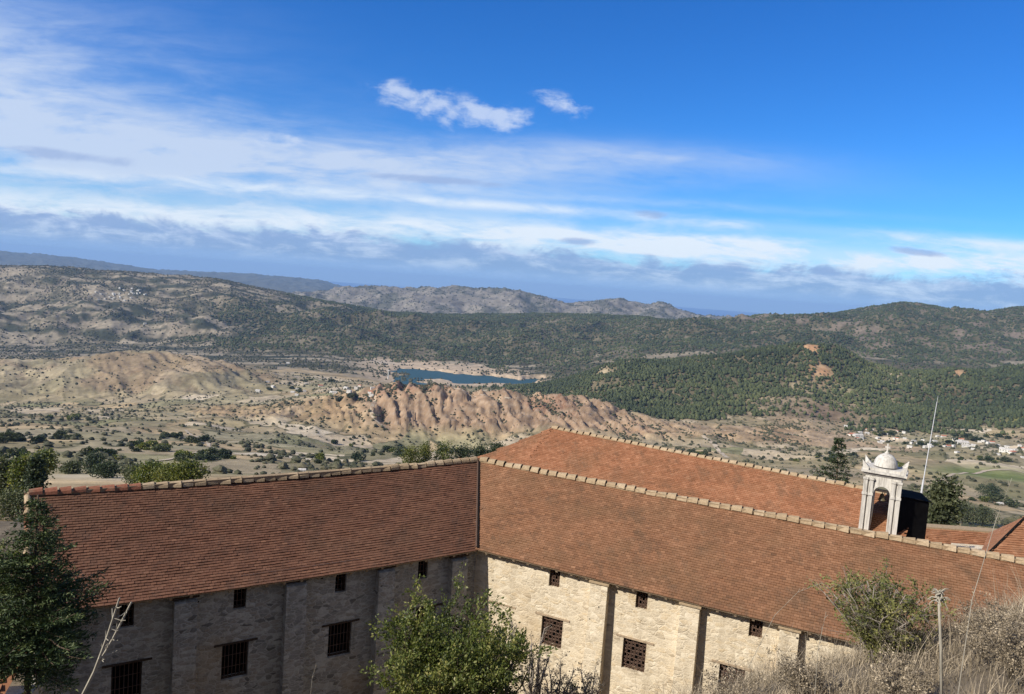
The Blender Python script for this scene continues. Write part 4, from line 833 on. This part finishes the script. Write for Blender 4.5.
# sparse shrub on the right, against the roof
rb = at(874, 655, 8.4); shrub('sparse_shrub', 'sparse yellow green twiggy shrub on the near slope before the long roof', 'shrub', (rb.x, 8.4, rb.z-.12), 1.06, 1.42, stems=26, subs=15, twigs=7, leaf=.036, per=5, lm='leaf_dry', bm='bark_grey', start=.15, bare=.38, lift=.9, tr=.034)
# bare shrubs by the sunlit wall
for k, (px, py, top, wd, lab) in enumerate(((532, 705, 622, 1.3, 'tall bare grey shrub with a dark seed head before the sunlit wall'), (556, 708, 655, 1.5, 'bare tangled grey shrub under the first lattice window'), (588, 708, 662, 1.2, 'low bare shrub at the foot of the first buttress of the sunlit wall'), (505, 700, 606, 1.3, 'thin bare shrub between the leafy bush and the wall corner'))):
    b0 = at(px, py, 20.6-.5*k); hgt = at(px, top, b0.y).z-b0.z
    shrub('bare_shrub', lab, 'shrub', b0-Vector((0, 0, .6)), hgt+.6, wd, stems=9, subs=13, twigs=6, leaf=.06, per=2 if k != 3 else 4, lm='twig' if k < 3 else 'leaf_bush', bm='bark_grey', start=.15, bare=.4, lift=1.6, tr=.034)
b0 = at(573, 700, 21.0); shrub('green_shrub', 'small dark green shrub under the sunlit wall beside the bare shrubs', 'shrub', b0-Vector((0, 0, .7)), 1.0, 1.1, stems=9, subs=8, leaf=.07, per=8, lm='leaf_dark', tr=.012)
# yellow green bush beyond the gable, left edge
b0 = at(2, 600, 27); shrub('yellow_bush', 'yellow green bush at the left edge beyond the gable end', 'bush', (b0.x, 27, b0.z-1), 3.2, 3.4, stems=12, subs=10, leaf=.13, per=9, lm='leaf_yellow', start=.2, tr=.014)

# dry stalks
st = empty('dry_stalk', at(76, 712, 9), 'tall forked bleached dry stalk leaning in front of the shaded wing', 'dry plant')
pf = at(94, 672, 9); b_ = MB(); b_.tube([at(74, 716, 9), at(83, 694, 9), pf], .020, .018, 6); b_.build('stem', M['stick'], st)
for (ax, ay) in ((119.5, 598), (131.5, 602)):
    tip = at(ax, ay, 9.0+(.15 if ax > 125 else 0)); b_ = MB(); mid = pf.lerp(tip, .5)+Vector((.012, 0, .0)); b_.tube([pf, mid, tip], .017, .011, 6)
    for k in range(6):
        t = .2+.8*k/6; q = pf.lerp(tip, t); sgn = 1 if ax < 125 else -1
        for _ in range(2):
            dd = Vector((random.gauss(0, .05)+sgn*random.uniform(-.03, .10), random.gauss(0, .05), random.uniform(-.06, .07))); b_.tube([q, q+dd*.6, q+dd+Vector((0, 0, .02))], .008, .004, 4, cap=False)
    b_.build('branch', M['stick'], st)
sk = empty('wooden_stake', at(942, 720, 5.6), 'thin grey weathered stake with a frayed pale top on the near slope', 'stake')
b_ = MB(); b_.tube([at(942, 730, 5.6), at(941, 650, 5.6), at(938.5, 594, 5.6)], .012, .009, 7); b_.build('pole', M['stick'], sk, True)
b_ = MB(); q = at(938, 594, 5.6)
for _ in range(34):
    an = random.uniform(0, 6.28); d = Vector((math.cos(an)*.06, math.sin(an)*.06, random.uniform(-.06, .045))); e = q+Vector((random.gauss(0, .014), random.gauss(0, .014), random.uniform(-.05, .02))); b_.tube([e, e+d*.6+Vector((0, 0, .014)), e+d], random.uniform(.004, .008), .003, 4, cap=False)
b_.build('frayed_top', M['stick'], sk)

# dry grass and twigs covering the near slope
def blades(n, xr, yr, hmin, hmax, wd, clump):
    X = RNG.uniform(*xr, n); Y = RNG.uniform(*yr, n); k = (fbm(X, Y, .9, 3, 81)+.25*clump) > RNG.uniform(-.6, .6, n); X, Y = X[k], Y[k]; n = len(X); Z = hill_z(X, Y)-.02
    cl = .6+.5*np.clip(fbm(X, Y, 1.1, 3, 83)+.5, 0, 1.4); hh = RNG.uniform(hmin, hmax, n)*cl; an = RNG.uniform(0, 6.28, n); ln = hh*RNG.uniform(.15, .9, n); w_ = wd*RNG.uniform(.6, 1.4, n)
    dx, dy = np.cos(an), np.sin(an); sa = an+np.pi/2+RNG.normal(0, .6, n); sx, sy = np.cos(sa)*w_, np.sin(sa)*w_; V_ = []
    for t, ww in ((0, 1), (.5, .8), (1, .25)):
        cx, cy, cz = X+dx*ln*t**1.8, Y+dy*ln*t**1.8, Z+hh*(t-.18*t*t)
        V_ += [np.stack([cx-sx*ww, cy-sy*ww, cz], -1), np.stack([cx+sx*ww, cy+sy*ww, cz], -1)]
    V_ = np.stack(V_, 1).reshape(-1, 3); b = np.arange(n)[:, None]*6
    F = np.concatenate([b+np.array([[0, 1, 3, 2]]), b+np.array([[2, 3, 5, 4]])]); t_ = np.clip(.45+.45*fbm(X, Y, .8, 2, 85)+RNG.normal(0, .2, n), 0, 1)
    return V_, F, np.concatenate([t_, t_])
sets = [blades(90000, (.5, 9.5), (3.0, 11.5), .10, .38, .0030, .4), blades(9000, (1.0, 9.5), (3.2, 11.0), .35, .75, .0022, .2), blades(16000, (-9, 3), (5, 16), .15, .5, .005, .2)]
vs, fs, ts, o_ = [], [], [], 0
for v, f, t_ in sets: vs.append(v); fs.append(f+o_); ts.append(t_); o_ += len(v)
tag(link('dry_grass', np_mesh('dry_grass', np.concatenate(vs), np.concatenate(fs), M['twig'], np.concatenate(ts))), 'dry grey grass and twigs covering the near slope at lower right', 'dry grass', kind='stuff')
for k, (px, py, Y, h, w_, lab) in enumerate(((735, 690, 7.6, .55, 1.0, 'rounded grey dry shrub lowest on the near slope before the third lattice window'), (800, 672, 7.8, .42, .9, 'low dry grey shrub on the slope before the last sunlit bay'), (905, 668, 6.6, .42, .8, 'dry twiggy shrub at the foot of the sparse yellow green shrub'), (985, 640, 7.2, .55, 1.0, 'dark dry shrub right of the frayed stake'), (1015, 640, 6.6, .6, .9, 'tall dry shrub at the right edge on the near slope'), (870, 690, 5.6, .35, .7, 'small dry shrub left of the frayed stake at the lower edge'))):
    b0 = at(px, py, Y); zz_ = gz(b0.x, Y); shrub('dry_shrub', lab, 'shrub', (b0.x, Y, max(min(b0.z-.05, zz_+.1), zz_-.1)), h, w_, stems=16, subs=10, twigs=6, leaf=.022, per=4, lm='twig', bm='twig', start=.1, lift=.9, tr=.012)
for (pts, lab) in ((((958, 694, 4.6), (972, 600, 4.7), (996, 520, 4.8), (1012, 478, 4.9)), 'tall thin dry grass stalk near the right edge crossing the roof'), (((748, 668, 7.2), (775, 615, 7.1), (798, 592, 7.0), (822, 583, 6.9)), 'arching dry grass stalk left of the sparse yellow green shrub'), (((815, 694, 5.2), (818, 650, 5.2), (826, 612, 5.2)), 'short dry grass stalk below the sparse yellow green shrub'), (((310, 700, 9), (312, 680, 9), (316, 664, 9)), 'thin dry sprig at the lower edge before the shaded wing')):
    p_ = [at(*q) for q in pts]; b_ = MB(); b_.tube(p_, .0026, .0012, 5)
    for k in range(6):
        q = p_[-2].lerp(p_[-1], k/6); b_.tube([q, q+Vector((random.gauss(0, .02), random.gauss(0, .02), .03))], .002, .001, 3, cap=False)
    tag(b_.build('grass_stalk', M['stick']), lab, 'dry grass')

# ------------------------------------------------------------------ trees of the middle distance
def mid_tree(name, label, cat, px, pyb, Y, h, w, lm, n=2600, leaf=.5, group=None, shape='round', seed=0):
    """a trunk with limbs and a crown of many leaf clumps"""
    rs = np.random.default_rng(seed+int(px*3+Y)); q_ = hit(px, pyb, 64) if name in ('dark_bush', 'olive_bush', 'brown_bush') else None
    if q_ is not None and q_[1] < 900: h, w, leaf = h*q_[1]/Y, w*q_[1]/Y, leaf*q_[1]/Y; Y = q_[1]
    b = at(px, pyb, Y); gz_ = float(samp(z, b.x, Y)) if Y > 62 else gz(b.x, Y)
    top = b.z+h; base = Vector((b.x, Y, min(gz_-.2, b.z))); root = empty(name, base, label, cat, group); H = top-base.z
    tb = MB(); tb.tube([base, base+Vector((.03*w, 0, H*.5)), base+Vector((0, 0, H*.85))], .035*h**.8+.04, .03, 6)
    nb_ = 14; cs_ = []
    for i in range(nb_):
        an = i*2.4+rs.uniform(-.4, .4); t = (i+.5)/nb_
        if shape == 'cone': rr = w*.5*(1.02-t)**.8; zc = b.z+h*(.06+.92*t)
        elif shape == 'tall': rr = w*.5*(.9 if t < .7 else 1.6*(1.05-t)); zc = b.z+h*(.05+.92*t); rr *= rs.uniform(.3, .9)
        else: rr = w*.5*math.sqrt(max(.05, 1-(2*t-.9)**2))*rs.uniform(.35, .95); zc = b.z+h*(.18+.72*t)
        c = Vector((base.x+math.cos(an)*rr*(.75 if shape == 'cone' else .8), base.y+math.sin(an)*rr*.8, zc)); cs_.append((c, rr))
        tb.tube([base+Vector((0, 0, (zc-base.z)*.75)), c], .012*h**.7+.01, .01, 4, cap=False)
    tb.build('trunk', M['bark'], root)
    m_ = n//nb_; P, D = [], []
    for c, rr in cs_:
        sz = (w*.17, h*.10) if shape != 'cone' else (max(.3, rr*.45), h*.035)
        q = rs.normal(0, 1, (m_, 3))*np.array([sz[0], sz[0], sz[1]]); ax = np.array([(c.x-base.x), (c.y-base.y), 0]); tt = rs.uniform(-.8, .25, m_)[:, None] if shape == 'cone' else rs.uniform(-.3, .15, m_)[:, None]
        P.append(np.array(c)+q+ax*tt+np.array([0, 0, .0])); D.append(q+ax*.3+np.array([0, 0, .2]))
    P = np.concatenate(P); v, f = leaf_quads(P, np.concatenate(D)/max(w, 1), leaf, .7); cl = np.array([mnoise.noise(Vector(p)*(2.6/w)) for p in P]); t_ = np.clip(.45+.5*cl+rs.normal(0, .22, len(P)), 0, 1)
    link('crown', np_mesh('crown', v, f, M[lm], t_), root); return root
TREES = [
 ('evergreen_tree', 'tall olive green tree at the left edge, leftmost of its clump', 3, 498, 132, 7.0, 4.4, 'leaf_olive', 'tall'),
 ('evergreen_tree', 'rounded green tree second from the left edge', 22, 494, 128, 6.6, 3.8, 'leaf_bush', 'round'),
 ('evergreen_tree', 'narrow pointed evergreen at the right of the left edge clump', 36, 491, 120, 5.2, 2.8, 'leaf_dark', 'tall'),
 ('evergreen_tree', 'broad green tree behind the narrow pointed one in the left clump', 43, 476, 150, 5.0, 4.4, 'leaf_bush', 'round'),
 ('brown_bush', 'brownish dark bush below the trees at the left edge', 12, 520, 100, 4.2, 6.4, 'leaf_olive', 'round'),
 ('dark_bush', 'dark rounded bush at the upper end of a bushy bank', 94, 472, 210, 5.2, 5.5, 'leaf_dark', 'round'),
 ('dark_bush', 'dark spreading bush lower on the bushy bank', 106, 478, 205, 4.2, 7.2, 'leaf_dark', 'round'),
 ('olive_bush', 'small olive green bush left of the bushy bank', 72, 474, 205, 3.2, 4.6, 'leaf_olive', 'round'),
 ('olive_bush', 'dull olive bush behind the red ridge tiles', 138, 486, 165, 4.6, 6.0, 'leaf_olive', 'round'),
 ('round_shrub', 'darker green shrub left of the bright yellow green one', 150, 487, 150, 5.0, 5.6, 'leaf_bush', 'round'),
 ('round_shrub', 'bright yellow green shrub peeping over the left ridge', 187, 486, 140, 4.6, 6.4, 'leaf_yellow', 'round'),
 ('round_shrub', 'yellowish shrub just left of the bright yellow green one', 166, 487, 146, 4.2, 4.4, 'leaf_yellow', 'round'),
 ('tall_tree', 'olive green tall tree over the left ridge, first of the row by the corner', 410, 474, 230, 8.0, 6.0, 'leaf_yellow', 'tall'),
 ('tall_tree', 'slim olive green tree, second of the row by the corner', 424, 474, 235, 9.2, 5.5, 'leaf_yellow', 'tall'),
 ('tall_tree', 'broad green tree in the middle of the row by the corner', 442, 474, 238, 9.8, 7.0, 'leaf_bush', 'tall'),
 ('dark_tree', 'dark green tree fourth of the row near the corner', 462, 472, 240, 8.8, 7.2, 'leaf_dark', 'round'),
 ('dark_tree', 'dark green tree at the right end of the row by the corner', 480, 470, 245, 8.4, 6.8, 'leaf_dark', 'round'),
 ('dark_tree', 'low dark tree in the gap beside the orange hip', 496, 462, 260, 6.8, 6.0, 'leaf_dark', 'round'),
 ('weeping_tree', 'drooping olive green tree just right of the shaded shed', 941, 528, 62, 3.9, 2.9, 'leaf_olive', 'tall'),
 ('olive_bush', 'grey green bush right of the drooping tree', 962, 524, 240, 7.0, 8.0, 'leaf_olive', 'round'),
 ('olive_bush', 'dull brown green bush above the pale flat ridge', 982, 526, 250, 6.5, 8.0, 'leaf_olive', 'round'),
 ('olive_bush', 'olive bush at the top of the brush right of the shed', 990, 500, 330, 7.0, 9.0, 'leaf_dark', 'round'),
]
for k, (nm, lab, px, pyb, Y, h, w, lm, shp) in enumerate(TREES):
    mid_tree(nm, lab, nm.split('_')[-1], px, pyb, Y, h, w, lm, n=2600, leaf=.30 if Y < 110 else .45, shape=shp, seed=k)

cb = at(841, 520, 70); ct = at(839, 435, 70); cb.z = float(samp(z, cb.x, 70))-.3
conifer('cedar_tree', 'dark layered cedar standing behind the orange hall left of the bell tower', 'cedar', cb, ct, 3.6, .30, lm='leaf_dark', nwh=17, nb=8, needle=.30, dens=.42, prof=lambda q: (1-q)**.9+.03, droop=.18, seed=9)
# single bushes and small trees scattered over the valley: countable, one object each
protos = []
for k in range(7):
    m_ = 6; C_ = np.stack([RNG.normal(0, .38, m_), RNG.normal(0, .38, m_), RNG.uniform(.28, .62, m_)], -1); C_[0] = (0, 0, .5); R_ = RNG.uniform(.28, .5, m_); R_[0] = .5
    if k in (1, 4): C_[:, 2] *= 1.6
    w_ = RNG.choice(m_, 620, p=R_**2/np.sum(R_**2)); D_ = RNG.normal(0, 1, (620, 3)); D_ /= np.linalg.norm(D_, axis=1, keepdims=True); P_ = C_[w_]+D_*(R_[w_]*RNG.uniform(.6, 1.05, 620))[:, None]; P_[:, 2] = np.abs(P_[:, 2])
    v, f = leaf_quads(P_, D_, .26, .8); t_ = np.clip(.4+.35*RNG.normal(0, 1, m_)[w_]+RNG.normal(0, .2, 620), 0, 1)
    protos.append(np_mesh('valley_bush', v, f, M[('leaf_dark', 'leaf_olive', 'leaf_dark', 'leaf_bush', 'leaf_olive', 'leaf_dark', 'leaf_olive')[k]], t_))
zones = [(0, 360, 398, 462, 80), (180, 400, 432, 462, 80), (250, 385, 372, 400, 24), (690, 880, 436, 462, 30), (850, 1024, 428, 468, 80), (925, 1010, 490, 520, 26)]
cnt = 0
for (xa, xb, ya, yb, n) in zones:
    ctrs = [(random.uniform(xa, xb), random.uniform(ya, yb)) for _ in range(max(2, n//9))]
    for _ in range(n):
        c_ = random.choice(ctrs); q = hit(min(max(random.gauss(c_[0], 13), xa), xb), random.gauss(c_[1], 1.6), 330)
        if q is None or q[1] > 3000 or float(samp(lot, q[0], q[1])) > .2 or float(samp(forest, q[0], q[1])) > .4: continue
        o = bpy.data.objects.new('valley_bush', random.choice(protos)); COL.objects.link(o); o.location = (q[0], q[1], q[2]-.2)
        s_ = random.choice((1.6, 2.2, 3, 3.6, 4.8))*random.uniform(.85, 1.15)*(.8+q[1]/2600); o.scale = (s_*random.uniform(.9, 1.5), s_*random.uniform(.9, 1.4), s_*random.uniform(.8, 1.15)); o.rotation_euler = (0, 0, random.uniform(0, 6.28))
        tag(o, 'small rounded dark green bush scattered over the dry valley below the monastery', 'bush', 'scattered bushes of the valley'); cnt += 1

# ------------------------------------------------------------------ houses
M['white'] = m_plain('white render', (.62, .60, .55), .1, .3); M['roof_red'] = m_plain('red roof tile', (.38, .15, .09), .3, .5); M['roof_pale'] = m_plain('pale flat roof', (.50, .47, .43), .3, .3); M['pane'] = m_plain('dark window', (.03, .035, .04), .2, 1, .3, .5)
def house_mesh(L, Wd, H, pitched, red):
    b = MB(); b.box((-L/2, -Wd/2, -3), (L, 0, 0), (0, Wd, 0), (0, 0, H+3), mi=0); e = .35
    if pitched:
        r0, r1 = Vector((-L/2-e, 0, H+Wd*.27)), Vector((L/2+e, 0, H+Wd*.27)); A, B_, C_, D_ = Vector((-L/2-e, -Wd/2-e, H+.01)), Vector((L/2+e, -Wd/2-e, H+.01)), Vector((L/2+e, Wd/2+e, H+.01)), Vector((-L/2-e, Wd/2+e, H+.01))
        for f in ([A, B_, r1, r0], [C_, D_, r0, r1], [B_, C_, r1], [D_, A, r0], [D_, C_, B_, A]): b.face(f, mi=1)
    else: b.box((-L/2-.2, -Wd/2-.2, H+.003), (L+.4, 0, 0), (0, Wd+.4, 0), (0, 0, .5), mi=1)
    n = max(2, int(L/3))
    for k in range(n):
        x = -L/2+(k+.5)*L/n; b.box((x-.5, -Wd/2-.03, 1.0), (1, 0, 0), (0, .029, 0), (0, 0, 1.3), mi=2)
    for y in (-Wd*.25, Wd*.2): b.box((-L/2-.03, y-.45, 1.0), (.029, 0, 0), (0, .9, 0), (0, 0, 1.3), mi=2)
    return b.mesh('house', [M['white'], M['roof_red'] if red else M['roof_pale'], M['pane']])
hm = [house_mesh(11, 8, 3.6, False, False), house_mesh(9, 7, 6.2, False, False), house_mesh(12, 8, 3.4, True, True), house_mesh(10, 7.5, 3.5, True, False), house_mesh(16, 8, 3.2, True, False)]
def put_house(px, py, lab, grp, sc=1.0, k=None, ymin=330):
    q = hit(px, py, ymin)
    if q is None: return
    o = bpy.data.objects.new('house', hm[random.choice((0, 0, 1, 2, 3, 3)) if k is None else k]); COL.objects.link(o); o.location = q; o.rotation_euler = (0, 0, random.uniform(-.7, .7)); o.scale = (sc, sc, sc)
    tag(o, lab, 'house', grp)
for (px, py) in [(846+i*4.6+random.uniform(-2, 2), 430+.105*(i*4.6)+random.uniform(-4, 12)) for i in np.arange(0, 40, .72)]:
    put_house(px, py, 'small pale house of the village strung along the foot of the wooded hill', 'village houses below the wooded hill', random.uniform(.5, .85))
put_house(858, 437, 'longest white roofed building of the village left of the bell tower', None, 1.15, 4); put_house(962, 444, 'long white building right of the mast at the edge of the village', None, 1.3, 4); put_house(1006, 452, 'long white building at the right end of the village', None, 1.2, 4); put_house(1000, 505, 'lone white house among brush above the pale flat ridge', None, .5, 3)
for _ in range(34): put_house(random.gauss(124, 13), random.gauss(294, 3.5), 'pale speck of a house in the far hill village on the left', 'far hill village houses', random.uniform(.8, 1.3), random.choice((0, 1, 3)), 2500)
for (px, py, lab) in ((288, 364, 'white building below the left wooded slope'), (346, 389, 'bright white farm building in the middle of the valley'), (302, 472, 'white shed just above the left ridge'), (145, 325, 'lone white house on the far left hillside'), (258, 392, 'greenish pale shed left of the valley farm')):
    put_house(px, py, lab, None, .42 if py > 450 else 1.2, 3)
for _ in range(16): put_house(random.uniform(265, 375), random.uniform(380, 396), 'small pale farmhouse scattered in the valley before the reservoir', 'valley farmhouses', random.uniform(.7, 1.1))
# white mast by the reservoir
q = hit(388, 379, 1500)
if q:
    b_ = MB(); b_.tube([(q[0], q[1], q[2]-1), (q[0], q[1], q[2]+30)], 2.0, 1.6, 8); b_.box((q[0]-3.5, q[1]-3.5, q[2]+30.01), (7, 0, 0), (0, 7, 0), (0, 0, 3)); tag(b_.build('water_tower', M['white']), 'pale slender tower standing at the left shore of the reservoir', 'tower')
# dirt tracks draped over the land
def track(pts, w, name='dirt_track'):
    P = []
    for (px, py) in pts:
        q = hit(px, py, 330)
        if q: P.append(Vector(q))
    Q = []
    for a, b in zip(P, P[1:]):
        n = max(2, int((b-a).length/8))
        for k in range(n): Q.append(a.lerp(b, k/n))
    Q.append(P[-1]); v = []
    for i, q in enumerate(Q):
        d = (Q[min(i+1, len(Q)-1)]-Q[max(i-1, 0)]); s_ = Vector((-d.y, d.x, 0)).normalized()*w*.5*random.uniform(.8, 1.2)
        for sg in (-1, 1): p = q+s_*sg; v.append((p.x, p.y, float(samp(z, p.x, p.y))+.5))
    f = [(2*i, 2*i+1, 2*i+3, 2*i+2) for i in range(len(Q)-1)]
    tag(link(name, np_mesh(name, v, f, M['track'], smooth=True)), kind='structure')
M['track'] = m_plain('pale dirt track', (.44, .36, .26), .2, .02)
track([(380, 391), (375, 400), (371, 412), (374, 420), (384, 427)], 6); track([(703, 436), (715, 445), (727, 458)], 7); track([(452, 388), (480, 395), (500, 400), (548, 405)], 4)
track([(934, 486), (944, 478), (960, 474), (985, 471), (1010, 470), (1024, 473)], 5); track([(215, 450), (190, 457), (150, 462), (120, 470)], 5); track([(60, 412), (30, 411), (0, 409)], 6); track([(185, 430), (205, 440), (215, 452)], 4)

# ------------------------------------------------------------------ air
hz = MB(); hz.box((-64000, -3000, -860), (128000, 0, 0), (0, 67000, 0), (0, 0, 860+240)); hzo = hz.build('haze', None and [] or [])
m = bpy.data.materials.new('air'); m.use_nodes = True; nt = m.node_tree; nt.nodes.clear(); o = nt.nodes.new('ShaderNodeOutputMaterial'); pv = nt.nodes.new('ShaderNodeVolumePrincipled')
pv.inputs['Color'].default_value = (.40, .64, 1.0, 1); pv.inputs['Density'].default_value = 3.0e-5; pv.inputs['Anisotropy'].default_value = 0.0
nt.links.new(pv.outputs[0], o.inputs['Volume']); hzo.data.materials.append(m); tag(hzo, kind='stuff'); hzo['label'] = 'thin blue haze over the distant hills'; hzo['category'] = 'haze'
